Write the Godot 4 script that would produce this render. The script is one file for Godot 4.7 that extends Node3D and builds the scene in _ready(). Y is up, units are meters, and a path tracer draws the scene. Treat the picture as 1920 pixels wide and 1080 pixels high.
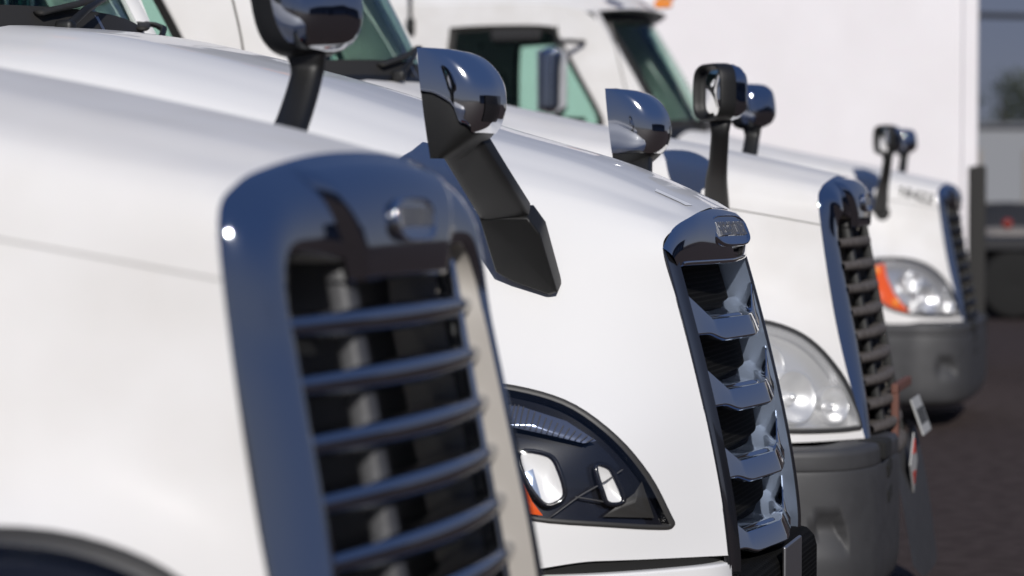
extends Node3D
# A row of white semi trucks seen along their noses through a long lens.
# Truck axes: x forward, y up, z to the truck's right side.

const SEED := 7
var M := {}
var taken := {}

# ------------------------------------------------------------------ mesh builder
class MB:
	var v := PackedVector3Array()
	var n := PackedVector3Array()
	var uv := PackedVector2Array()
	var idx := PackedInt32Array()

	# smooth surface through rows of points; hole(i, j) drops a cell
	func grid(rows: Array, hole = null, usc := 1.0) -> void:
		var base := v.size()
		var h := rows.size()
		var w: int = rows[0].size()
		var acc := PackedVector3Array()
		acc.resize(h * w)
		var tri := PackedInt32Array()
		for i in h - 1:
			for j in w - 1:
				if hole != null and hole.call(i, j):
					continue
				var a := i * w + j
				tri.append_array(PackedInt32Array([a, a + 1, a + w, a + 1, a + w + 1, a + w]))
		for r in rows:
			v.append_array(r)
		for k in range(0, tri.size(), 3):
			var a := v[base + tri[k]]
			var fn := (v[base + tri[k + 2]] - a).cross(v[base + tri[k + 1]] - a)
			for q in 3:
				acc[tri[k + q]] += fn
		# weld normals where the surface closes on itself
		for i in h:
			if v[base + i * w].distance_to(v[base + i * w + w - 1]) < 1e-5:
				var s := acc[i * w] + acc[i * w + w - 1]
				acc[i * w] = s
				acc[i * w + w - 1] = s
		for j in w:
			if v[base + j].distance_to(v[base + (h - 1) * w + j]) < 1e-5:
				var s := acc[j] + acc[(h - 1) * w + j]
				acc[j] = s
				acc[(h - 1) * w + j] = s
		for i in h:
			for j in w:
				var q := acc[i * w + j]
				n.append(q.normalized() if q.length() > 1e-14 else Vector3.UP)
				uv.append(Vector2(float(j) / maxi(w - 1, 1), float(i) / maxi(h - 1, 1)) * usc)
		for k in tri:
			idx.append(base + k)

	func tri(a: Vector3, b: Vector3, c: Vector3) -> void:
		var fn := (c - a).cross(b - a).normalized()
		var at := v.size()
		v.append_array(PackedVector3Array([a, b, c]))
		n.append_array(PackedVector3Array([fn, fn, fn]))
		uv.append_array(PackedVector2Array([Vector2.ZERO, Vector2.RIGHT, Vector2.DOWN]))
		idx.append_array(PackedInt32Array([at, at + 1, at + 2]))

	func quad(a: Vector3, b: Vector3, c: Vector3, d: Vector3) -> void:
		var fn := (c - a).cross(b - a).normalized()
		var at := v.size()
		v.append_array(PackedVector3Array([a, b, c, d]))
		n.append_array(PackedVector3Array([fn, fn, fn, fn]))
		uv.append_array(PackedVector2Array([Vector2(0, 0), Vector2(1, 0), Vector2(1, 1), Vector2(0, 1)]))
		idx.append_array(PackedInt32Array([at, at + 1, at + 2, at, at + 2, at + 3]))

	# box with rounded edges
	func rbox(xf: Transform3D, size: Vector3, r: float, seg := 2) -> void:
		var hs := size * 0.5
		r = minf(r, minf(hs.x, minf(hs.y, hs.z)) * 0.98)
		var inner := hs - Vector3.ONE * r
		var rows := []
		for i in 2 * (seg + 1):
			var lat := -PI / 2 + (PI / 2) * (float(i) / seg if i <= seg else 1.0 + float(i - seg - 1) / seg)
			var sy := -1.0 if i <= seg else 1.0
			var row := PackedVector3Array()
			for q in 4:
				for k in seg + 1:
					var lon := PI / 2 * (q + float(k) / seg)
					var mid := PI / 2 * (q + 0.5)
					var d := Vector3(cos(lat) * cos(lon), sin(lat), cos(lat) * sin(lon))
					row.append(xf * (Vector3(inner.x * signf(cos(mid)), inner.y * sy, inner.z * signf(sin(mid))) + d * r))
			row.append(row[0])
			rows.append(row)
		var at := v.size()
		var st := idx.size()
		grid(rows)
		# caps
		for e in [0, rows.size() - 1]:
			var c := [rows[e][0], rows[e][seg + 1], rows[e][2 * (seg + 1)], rows[e][3 * (seg + 1)]]
			var k := v.size()
			var up: Vector3 = (xf.basis * Vector3(0, -1.0 if e == 0 else 1.0, 0)).normalized()
			for p in c:
				v.append(p)
				n.append(up)
				uv.append(Vector2.ZERO)
			if e == 0:
				idx.append_array(PackedInt32Array([k, k + 2, k + 1, k, k + 3, k + 2]))
			else:
				idx.append_array(PackedInt32Array([k, k + 1, k + 2, k, k + 2, k + 3]))
		outward(st)

	# flips the triangles added since st when they face inwards
	func outward(st: int) -> void:
		var vol := 0.0
		var o := v[idx[st]]
		for k in range(st, idx.size(), 3):
			vol += (v[idx[k]] - o).dot((v[idx[k + 1]] - o).cross(v[idx[k + 2]] - o))
		if vol > 0.0:
			flip(st)
		for k in range(st, idx.size(), 3):   # cap normals follow the winding
			var a := v[idx[k]]
			var fn := (v[idx[k + 2]] - a).cross(v[idx[k + 1]] - a)
			for q in 3:
				if n[idx[k + q]].dot(fn) < 0.0 and fn.length() > 1e-12:
					n[idx[k + q]] = -n[idx[k + q]]

	func flip(st := 0) -> void:
		for k in range(st, idx.size(), 3):
			var b := idx[k + 1]
			idx[k + 1] = idx[k + 2]
			idx[k + 2] = b
		var done := {}
		for k in range(st, idx.size()):
			if not done.has(idx[k]):
				done[idx[k]] = true
				n[idx[k]] = -n[idx[k]]

	# elliptical tube along a path; radii (across, thick) per point; side gives the direction of the first radius
	func tube(path: Array, radii: Array, side: Vector3, seg := 14, power := 2.0) -> void:
		var rows := []
		var st := idx.size()
		for i in path.size():
			var a: Vector3 = path[maxi(i - 1, 0)]
			var b: Vector3 = path[mini(i + 1, path.size() - 1)]
			var t := (b - a).normalized()
			var x := (side - t * side.dot(t)).normalized()
			var y := t.cross(x)
			var row := PackedVector3Array()
			for k in seg + 1:
				var an := TAU * k / seg
				var cx := signf(cos(an)) * pow(absf(cos(an)), 2.0 / power)
				var sy := signf(sin(an)) * pow(absf(sin(an)), 2.0 / power)
				row.append(path[i] + x * radii[i].x * cx + y * radii[i].y * sy)
			rows.append(row)
		for e in [0, 1]:
			var c := PackedVector3Array()
			c.resize(seg + 1)
			c.fill(path[0] if e == 0 else path[path.size() - 1])
			if e == 0:
				rows.push_front(c)
			else:
				rows.append(c)
		grid(rows)
		outward(st)

	# profile of (radius, along) turned round an axis
	func lathe(xf: Transform3D, prof: Array, seg := 28) -> void:
		var rows := []
		for p in prof:
			var row := PackedVector3Array()
			for k in seg + 1:
				var an := TAU * k / seg
				row.append(xf * Vector3(p.x * cos(an), p.y, p.x * sin(an)))
			rows.append(row)
		grid(rows)

	# flat outline with thickness; the outline lies in the xy plane of xf
	func slab(xf: Transform3D, outline: PackedVector2Array, thick: float) -> void:
		var st := idx.size()
		var t := Geometry2D.triangulate_polygon(outline)
		var f := func(p: Vector2, z: float) -> Vector3: return xf * Vector3(p.x, p.y, z)
		for k in range(0, t.size(), 3):
			tri(f.call(outline[t[k]], thick * 0.5), f.call(outline[t[k + 1]], thick * 0.5), f.call(outline[t[k + 2]], thick * 0.5))
			tri(f.call(outline[t[k]], -thick * 0.5), f.call(outline[t[k + 2]], -thick * 0.5), f.call(outline[t[k + 1]], -thick * 0.5))
		for k in outline.size():
			var a := outline[k]
			var b := outline[(k + 1) % outline.size()]
			quad(f.call(a, -thick * 0.5), f.call(b, -thick * 0.5), f.call(b, thick * 0.5), f.call(a, thick * 0.5))
		# the winding of triangulate_polygon is not known: make cap and side agree one by one
		var c := Vector3.ZERO
		for k in range(st, idx.size()):
			c += v[idx[k]]
		c /= maxi(idx.size() - st, 1)
		for k in range(st, idx.size(), 3):
			var a := v[idx[k]]
			var mid := (a + v[idx[k + 1]] + v[idx[k + 2]]) / 3.0
			var fn := (v[idx[k + 2]] - a).cross(v[idx[k + 1]] - a)
			for q in 3:
				n[idx[k + q]] = fn.normalized()

	func mesh() -> ArrayMesh:
		var a := []
		a.resize(Mesh.ARRAY_MAX)
		a[Mesh.ARRAY_VERTEX] = v
		a[Mesh.ARRAY_NORMAL] = n
		a[Mesh.ARRAY_TEX_UV] = uv
		a[Mesh.ARRAY_INDEX] = idx
		var m := ArrayMesh.new()
		m.add_surface_from_arrays(Mesh.PRIMITIVE_TRIANGLES, a)
		return m

# ------------------------------------------------------------------ scene helpers
func numbered(called: String) -> String:
	var k: int = taken.get(called, 0)
	taken[called] = k + 1
	return called if k == 0 else "%s_%03d" % [called, k]

func part(called: String, mb: MB, mat: Material, parent: Node3D, label := "") -> MeshInstance3D:
	var o := MeshInstance3D.new()
	o.name = called
	o.mesh = mb.mesh()
	o.material_override = mat
	if label:
		o.set_meta("label", label)
	var used := 0
	for c in parent.get_children():
		if c.has_meta("_kind") and c.get_meta("_kind") == called:
			used += 1
	o.set_meta("_kind", called)
	if used:
		o.name = "%s_%03d" % [called, used]
	parent.add_child(o, true)
	return o

func thing(called: String, label: String, category: String, group := "") -> Node3D:
	var o := Node3D.new()
	o.name = numbered(called)
	add_child(o, true)
	o.set_meta("label", label)
	o.set_meta("category", category)
	if group:
		o.set_meta("group", group)
	return o

func single(called: String, mb: MB, mat: Material, label: String, category: String, group := "") -> MeshInstance3D:
	var o := MeshInstance3D.new()
	o.name = numbered(called)
	o.mesh = mb.mesh()
	o.material_override = mat
	add_child(o, true)
	o.set_meta("label", label)
	o.set_meta("category", category)
	if group:
		o.set_meta("group", group)
	return o

func structure(called: String, mb: MB, mat: Material) -> MeshInstance3D:
	var o := MeshInstance3D.new()
	o.name = numbered(called)
	o.mesh = mb.mesh()
	o.material_override = mat
	o.set_meta("kind", "structure")
	add_child(o, true)
	return o

func at(p: Vector3) -> Transform3D:
	return Transform3D(Basis(), p)

func cr(a: Vector3, b: Vector3, c: Vector3, d: Vector3, t: float) -> Vector3:
	return b.cubic_interpolate(c, a, d, t)

# Catmull-Rom through a list of points
func curve(pts: Array, sub: int) -> Array:
	var out := []
	for i in pts.size() - 1:
		for k in sub:
			out.append(cr(pts[maxi(i - 1, 0)], pts[i], pts[i + 1], pts[mini(i + 2, pts.size() - 1)], float(k) / sub))
	out.append(pts[-1])
	return out

func curve2(pts: Array, sub: int, closed := false) -> PackedVector2Array:
	var out := PackedVector2Array()
	var m := pts.size()
	for i in (m if closed else m - 1):
		var g := func(k: int) -> Vector2: return pts[posmod(k, m)] if closed else pts[clampi(k, 0, m - 1)]
		for k in sub:
			out.append(g.call(i).cubic_interpolate(g.call(i + 1), g.call(i - 1), g.call(i + 2), float(k) / sub))
	if not closed:
		out.append(pts[-1])
	return out

# ------------------------------------------------------------------ materials
func mat(called: String, c: Color, rough: float, metal := 0.0, coat := 0.0) -> StandardMaterial3D:
	var m := StandardMaterial3D.new()
	m.resource_name = called
	m.albedo_color = Color(c.r, c.g, c.b, 1.0).linear_to_srgb()   # colours below are real, linear values
	m.roughness = rough
	m.metallic = metal
	if coat > 0.0:
		m.clearcoat_enabled = true
		m.clearcoat = coat
		m.clearcoat_roughness = 0.04
	M[called] = m
	return m

func noise_tex(freq: float, oct: int, lo: Color, hi: Color, size := 512, kind := FastNoiseLite.TYPE_SIMPLEX, sd := 1) -> NoiseTexture2D:
	var f := FastNoiseLite.new()
	f.seed = SEED + sd
	f.noise_type = kind
	f.frequency = freq
	f.fractal_octaves = oct
	var t := NoiseTexture2D.new()
	t.width = size
	t.height = size
	t.seamless = true
	t.noise = f
	var r := Gradient.new()
	r.set_color(0, lo)
	r.set_color(1, hi)
	t.color_ramp = r
	return t

func surface(m: StandardMaterial3D, tex: Texture2D, scale: float, rough_tex: Texture2D = null, bump: Texture2D = null, depth := 0.0) -> void:
	m.uv1_triplanar = true
	m.uv1_scale = Vector3.ONE * scale
	if tex:
		m.albedo_texture = tex
	if rough_tex:
		m.roughness_texture = rough_tex
	if bump:
		m.heightmap_enabled = true
		m.heightmap_texture = bump
		m.heightmap_scale = depth

func materials() -> void:
	mat("white_paint", Color(0.725, 0.715, 0.712), 0.75, 0.0, 0.05)
	surface(M.white_paint, noise_tex(0.006, 4, Color(0.95, 0.945, 0.935), Color(1, 1, 1)), 0.8)
	M.white_paint.clearcoat_roughness = 0.3
	mat("white_paint_new", Color(0.70, 0.697, 0.70), 0.65, 0.0, 0.6)
	mat("box_white", Color(0.79, 0.765, 0.785), 0.6)
	surface(M.box_white, noise_tex(0.004, 5, Color(0.975, 0.972, 0.97), Color(1, 1, 1), 512, FastNoiseLite.TYPE_SIMPLEX, 3), 0.35)
	mat("dark_chrome", Color(0.47, 0.49, 0.53), 0.09, 1.0)
	surface(M.dark_chrome, null, 1.3, noise_tex(0.01, 4, Color(0.6, 0.6, 0.6), Color(1, 1, 1), 512, FastNoiseLite.TYPE_SIMPLEX, 5))
	M.dark_chrome.roughness = 0.075
	mat("bright_chrome", Color(0.66, 0.67, 0.69), 0.06, 1.0)
	mat("gloss_black", Color(0.012, 0.012, 0.014), 0.22, 0.0, 1.0)
	mat("gloss_navy", Color(0.58, 0.60, 0.64), 0.05, 1.0)
	mat("black_plastic", Color(0.009, 0.009, 0.009), 0.5)
	surface(M.black_plastic, null, 14.0, null, noise_tex(0.08, 3, Color.BLACK, Color.WHITE, 256, FastNoiseLite.TYPE_SIMPLEX, 9), 0.02)
	mat("black_rubber", Color(0.018, 0.017, 0.016), 0.75)
	mat("matt_black", Color(0.006, 0.006, 0.006), 0.9)
	mat("grey_plastic", Color(0.052, 0.052, 0.055), 0.55)
	surface(M.grey_plastic, noise_tex(0.012, 5, Color(0.88, 0.88, 0.88), Color(1, 1, 1), 512, FastNoiseLite.TYPE_SIMPLEX, 11), 1.1)
	mat("dusty_plastic", Color(0.16, 0.142, 0.13), 0.7)
	surface(M.dusty_plastic, noise_tex(0.02, 4, Color(0.62, 0.6, 0.58), Color(1, 1, 1), 512, FastNoiseLite.TYPE_SIMPLEX, 12), 2.0)
	mat("shroud", Color(0.34, 0.315, 0.285), 0.55)
	mat("screen", Color(0.010, 0.010, 0.010), 0.55)
	mat("bar_grey", Color(0.085, 0.085, 0.09), 0.45, 0.3)
	mat("bar_light", Color(0.065, 0.065, 0.068), 0.5)
	mat("wall_satin", Color(0.16, 0.195, 0.26), 0.38, 0.75)
	mat("strip_pale", Color(0.42, 0.50, 0.66), 0.25, 0.5)
	mat("strip_blue", Color(0.13, 0.155, 0.23), 0.25, 0.6)
	mat("louver_blue", Color(0.44, 0.46, 0.50), 0.12, 1.0)
	mat("lamp_housing", Color(0.008, 0.009, 0.014), 0.22, 0.0, 0.6)
	mat("lamp_silver", Color(0.62, 0.62, 0.63), 0.34, 0.75)
	mat("reflector", Color(0.9, 0.9, 0.9), 0.32, 0.85)
	mat("reflector_white", Color(0.82, 0.82, 0.82), 0.35, 0.15)
	mat("amber", Color(0.75, 0.10, 0.012), 0.15, 0.0, 0.8)
	mat("amber_lamp", Color(0.9, 0.28, 0.02), 0.2, 0.0, 0.8)
	mat("red_lens", Color(0.22, 0.025, 0.012), 0.2, 0.0, 0.8)
	mat("bezel", Color(0.03, 0.029, 0.028), 0.5)
	mat("seam", Color(0.24, 0.23, 0.22), 0.8)
	mat("rust_steel", Color(0.13, 0.055, 0.04), 0.75)
	mat("steel", Color(0.38, 0.38, 0.39), 0.35, 0.9)
	mat("plate_white", Color(0.40, 0.40, 0.39), 0.5)
	mat("placard_red", Color(0.5, 0.05, 0.03), 0.5)
	mat("print_dark", Color(0.02, 0.022, 0.025), 0.6)
	mat("interior", Color(0.018, 0.018, 0.02), 0.8)
	mat("seat_cloth", Color(0.045, 0.045, 0.05), 0.9)
	mat("mirror_glass", Color(0.9, 0.9, 0.9), 0.02, 1.0)
	mat("sticker", Color(0.85, 0.85, 0.85), 0.4)  # white of the windshield sticker and of the painted hood glint
	var lens := mat("lens", Color(1, 1, 1), 0.03)
	lens.transparency = BaseMaterial3D.TRANSPARENCY_ALPHA
	lens.albedo_color.a = 0.0
	var cloudy := mat("cloudy_lens", Color(0.75, 0.75, 0.74), 0.3)
	cloudy.transparency = BaseMaterial3D.TRANSPARENCY_ALPHA
	cloudy.albedo_color.a = 0.28
	var g := mat("tinted_glass", Color(0.60, 0.79, 0.71), 0.0)
	g.metallic_specular = 0.22
	g.refraction_enabled = true
	g.refraction_scale = 0.014
	g.albedo_color.a = 0.0
	var asphalt := mat("asphalt", Color(0.078, 0.060, 0.056), 0.95)
	asphalt.metallic_specular = 0.2
	surface(asphalt, noise_tex(0.02, 6, Color(0.78, 0.77, 0.76), Color(1, 1, 1), 1024, FastNoiseLite.TYPE_SIMPLEX, 15), 0.25, null, noise_tex(0.25, 3, Color.BLACK, Color.WHITE, 512, FastNoiseLite.TYPE_SIMPLEX, 16), 0.15)
	mat("far_wall", Color(0.22, 0.23, 0.25), 0.8)
	mat("far_roof", Color(0.10, 0.105, 0.12), 0.8)
	mat("far_beige", Color(0.24, 0.215, 0.19), 0.8)
	mat("leaf_dark", Color(0.022, 0.030, 0.014), 0.8)
	mat("leaf_light", Color(0.050, 0.060, 0.026), 0.8)
	mat("bark", Color(0.06, 0.045, 0.035), 0.9)
	mat("deck_dark", Color(0.010, 0.010, 0.013), 0.7)

# ------------------------------------------------------------------ hood surface
var creases: Array[Vector3] = []   # place across, height, width
var net := []          # rows of control points, nose to cowl; columns crown to lower edge

func hood_at(t: float, s: float) -> Vector3:
	var sg := -1.0 if s < 0.0 else 1.0
	s = absf(s)
	var rr := net.size()
	var cc: int = net[0].size()
	t = clampf(t, 0.0, rr - 1.0)
	s = clampf(s, 0.0, cc - 1.0)
	var i := mini(int(t), rr - 2)
	var j := mini(int(s), cc - 2)
	var q := [Vector3.ZERO, Vector3.ZERO, Vector3.ZERO, Vector3.ZERO]
	for k in 4:
		var row: Array = net[clampi(i - 1 + k, 0, rr - 1)]
		var left: Vector3 = row[j - 1] if j > 0 else row[1] * Vector3(1, 1, -1)
		q[k] = cr(left, row[j], row[j + 1], row[mini(j + 2, cc - 1)], s - j)
	var p := cr(q[0], q[1], q[2], q[3], t - i)
	for c in creases:
		var k := maxf(0.0, 1.0 - absf(s - c.x) / c.z) * c.y * clampf(t * 4.0, 0.0, 1.0)
		p += Vector3(0, k * .9, k * .45)
	p.z *= sg
	return p

# the point of the hood's right side at (forward, height)
func side_ts(u: float, y: float) -> Vector2:
	var t := 0.8
	var s := 6.5
	for k in 14:
		var p := hood_at(t, s)
		var e := Vector2(u - p.x, y - p.y)
		if e.length() < 1e-5:
			break
		var dt := (hood_at(t + 0.004, s) - p) / 0.004 if t < net.size() - 1.01 else (p - hood_at(t - 0.004, s)) / 0.004
		var ds := (hood_at(t, s + 0.004) - p) / 0.004 if s < net[0].size() - 1.01 else (p - hood_at(t, s - 0.004)) / 0.004
		var det := dt.x * ds.y - dt.y * ds.x
		if absf(det) < 1e-9:
			break
		t = clampf(t + clampf((e.x * ds.y - e.y * ds.x) / det, -0.6, 0.6), 0.0, net.size() - 1.0)
		s = clampf(s + clampf((dt.x * e.y - dt.y * e.x) / det, -1.2, 1.2), 2.0, net[0].size() - 1.0)
	return Vector2(t, s)

func side_pos(u: float, y: float, off := 0.0) -> Vector3:
	var q := side_ts(u, y)
	var p := hood_at(q.x, q.y)
	return p + side_normal(q.x, q.y) * off

func side_normal(t: float, s: float) -> Vector3:
	var a := hood_at(clampf(t + 0.02, 0, net.size() - 1.0), s) - hood_at(clampf(t - 0.02, 0, net.size() - 1.0), s)
	var b := hood_at(t, s + 0.03) - hood_at(t, s - 0.03)
	var nn := a.cross(b).normalized()
	return nn if nn.z > 0 else -nn

func mir(p: Vector3, sg: float) -> Vector3:
	return Vector3(p.x, p.y, p.z * sg)

func hood_mesh(outline: PackedVector2Array) -> MB:
	var ts := []
	var rr := net.size() - 1
	for i in rr:
		var sub: int = [56, 40, 18, 14, 12, 10][mini(i, 5)]
		for k in sub:
			ts.append(i + float(k) / sub)
	ts.append(float(rr))
	var ss := []
	var cc: int = net[0].size() - 1
	for j in cc:
		var sub: int = 8 if j < 5 else 16
		for k in sub:
			ss.append(j + float(k) / sub)
	ss.append(float(cc))
	var full := []
	for k in range(ss.size() - 1, 0, -1):
		full.append(-ss[k])
	full.append_array(ss)
	var rows := []
	for t in ts:
		var row := PackedVector3Array()
		for s in full:
			row.append(hood_at(t, s))
		rows.append(row)
	var hole := func(i: int, j: int) -> bool:
		if ts[i] > 3.0 or absf(full[j]) < 4.0:
			return false
		var c: Vector3 = (rows[i][j] + rows[i + 1][j + 1]) * 0.5
		return Geometry2D.is_point_in_polygon(Vector2(c.x, c.y), outline)
	var mb := MB.new()
	mb.grid(rows, hole)
	return mb

# strip laid on the hood's side along a line of (forward, height) points
func side_strip(pts: PackedVector2Array, w: float, off: float, sg: float, closed := false, rise := 0.0) -> MB:
	var a := PackedVector3Array()
	var b := PackedVector3Array()
	var c := PackedVector3Array()
	var m := pts.size()
	for k in (m + 1 if closed else m):
		var p := pts[k % m]
		var d := (pts[(k + 1) % m] - pts[(k - 1 + m) % m]) if closed else (pts[mini(k + 1, m - 1)] - pts[maxi(k - 1, 0)])
		var o := d.normalized().orthogonal() * w * 0.5
		a.append(mir(side_pos(p.x - o.x, p.y - o.y, off), sg))
		c.append(mir(side_pos(p.x, p.y, off + rise), sg))
		b.append(mir(side_pos(p.x + o.x, p.y + o.y, off), sg))
	var mb := MB.new()
	mb.grid([a, c, b] if rise > 0.0 else [a, b])
	return mb

# disc-like sheet inside an outline on the hood's side
func side_sheet(outline: PackedVector2Array, off_edge: float, off_mid: float, sg: float, rings := 6) -> MB:
	var c := Vector2.ZERO
	for p in outline:
		c += p
	c /= outline.size()
	var rows := []
	for r in rings + 1:
		var f := float(r) / rings
		var row := PackedVector3Array()
		for k in outline.size() + 1:
			var p := c.lerp(outline[k % outline.size()], f)
			row.append(mir(side_pos(p.x, p.y, lerpf(off_mid, off_edge, f * f)), sg))
		rows.append(row)
	var mb := MB.new()
	mb.grid(rows)
	return mb

func side_wall(outline: PackedVector2Array, off_out: float, off_in: float, sg: float) -> MB:
	var a := PackedVector3Array()
	var b := PackedVector3Array()
	for k in outline.size() + 1:
		var p := outline[k % outline.size()]
		a.append(mir(side_pos(p.x, p.y, off_out), sg))
		b.append(mir(side_pos(p.x, p.y, off_in), sg))
	var mb := MB.new()
	mb.grid([a, b])
	return mb

func V(x: float, y: float, z: float) -> Vector3:
	return Vector3(x, y, z)

func net_a() -> Array:
	return [
		[V(-.185,1.812,0), V(-.190,1.806,.20), V(-.200,1.786,.37), V(-.210,1.757,.490), V(-.213,1.700,.552), V(-.190,1.52,.565), V(-.15,1.28,.57), V(-.11,1.1,.578), V(-.06,.92,.59), V(-.02,.78,.60)],
		[V(-.46,1.872,0), V(-.46,1.867,.25), V(-.46,1.85,.43), V(-.46,1.80,.55), V(-.45,1.725,.602), V(-.44,1.53,.63), V(-.42,1.31,.68), V(-.37,1.14,.80), V(-.31,.95,.88), V(-.27,.785,.90)],
		[V(-.80,1.945,0), V(-.80,1.94,.28), V(-.80,1.915,.48), V(-.80,1.865,.61), V(-.80,1.775,.67), V(-.79,1.57,.71), V(-.76,1.36,.79), V(-.70,1.2,.96), V(-.64,1.0,1.05), V(-.60,.80,1.07)],
		[V(-1.2,2.02,0), V(-1.2,2.015,.30), V(-1.2,1.985,.53), V(-1.2,1.93,.66), V(-1.2,1.83,.73), V(-1.2,1.62,.78), V(-1.18,1.42,.87), V(-1.15,1.29,1.06), V(-1.12,1.2,1.14), V(-1.1,1.13,1.16)],
		[V(-1.7,2.125,0), V(-1.7,2.12,.33), V(-1.7,2.08,.58), V(-1.7,2.02,.73), V(-1.7,1.91,.81), V(-1.7,1.7,.87), V(-1.7,1.46,.96), V(-1.7,1.28,1.10), V(-1.7,1.1,1.15), V(-1.7,.94,1.16)],
		[V(-2.02,2.215,0), V(-2.07,2.21,.36), V(-2.14,2.19,.63), V(-2.2,2.12,.80), V(-2.22,1.98,.89), V(-2.22,1.75,.95), V(-2.22,1.5,1.02), V(-2.2,1.25,1.1), V(-2.18,1.05,1.14), V(-2.15,.85,1.15)],
	]

func net_b() -> Array:
	return [
		[V(-.122,1.698,0), V(-.115,1.690,.2), V(-.115,1.675,.35), V(-.133,1.645,.49), V(-.149,1.591,.555), V(-.105,1.44,.56), V(-.065,1.29,.56), V(-.02,1.1,.56), V(.015,.92,.56), V(.034,.77,.56)],
		[V(-.42,1.835,0), V(-.42,1.826,.25), V(-.42,1.79,.44), V(-.42,1.725,.565), V(-.41,1.62,.64), V(-.37,1.46,.685), V(-.33,1.28,.745), V(-.28,1.1,.83), V(-.26,.93,.86), V(-.25,.785,.86)],
		[V(-.80,1.945,0), V(-.80,1.936,.28), V(-.80,1.895,.49), V(-.80,1.815,.63), V(-.80,1.70,.71), V(-.80,1.5,.77), V(-.76,1.32,.86), V(-.70,1.15,.99), V(-.65,.97,1.03), V(-.62,.79,1.04)],
		[V(-1.25,2.085,0), V(-1.25,2.077,.30), V(-1.25,2.035,.54), V(-1.25,1.95,.69), V(-1.25,1.83,.78), V(-1.25,1.6,.84), V(-1.22,1.42,.94), V(-1.19,1.29,1.07), V(-1.16,1.2,1.12), V(-1.14,1.13,1.13)],
		[V(-1.75,2.21,0), V(-1.75,2.2,.33), V(-1.75,2.155,.6), V(-1.75,2.07,.76), V(-1.75,1.94,.85), V(-1.75,1.7,.91), V(-1.75,1.47,1.0), V(-1.75,1.28,1.1), V(-1.75,1.1,1.13), V(-1.75,.96,1.14)],
		[V(-2.02,2.24,0), V(-2.07,2.235,.36), V(-2.14,2.2,.63), V(-2.2,2.12,.80), V(-2.22,1.99,.89), V(-2.22,1.75,.95), V(-2.22,1.5,1.02), V(-2.2,1.25,1.1), V(-2.18,1.05,1.13), V(-2.15,.85,1.14)],
	]

func bez(a: Vector3, b: Vector3, c: Vector3, t: float) -> Vector3:
	return a.lerp(b, t).lerp(b.lerp(c, t), t)

func full_path(half: Array) -> Array:   # near half from the bottom to the crown, then the far half back down
	var out := half.duplicate()
	for k in range(half.size() - 2, -1, -1):
		out.append(mir(half[k], -1))
	return out

# ------------------------------------------------------------------ truck with the louvred chrome grille
var out_a := PackedVector2Array()
var out_b := PackedVector2Array()

func front_a(y: float) -> float:
	return -.15 + (1.60 - y) * .185

func face_a(u: float, z: float) -> float: return u

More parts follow.
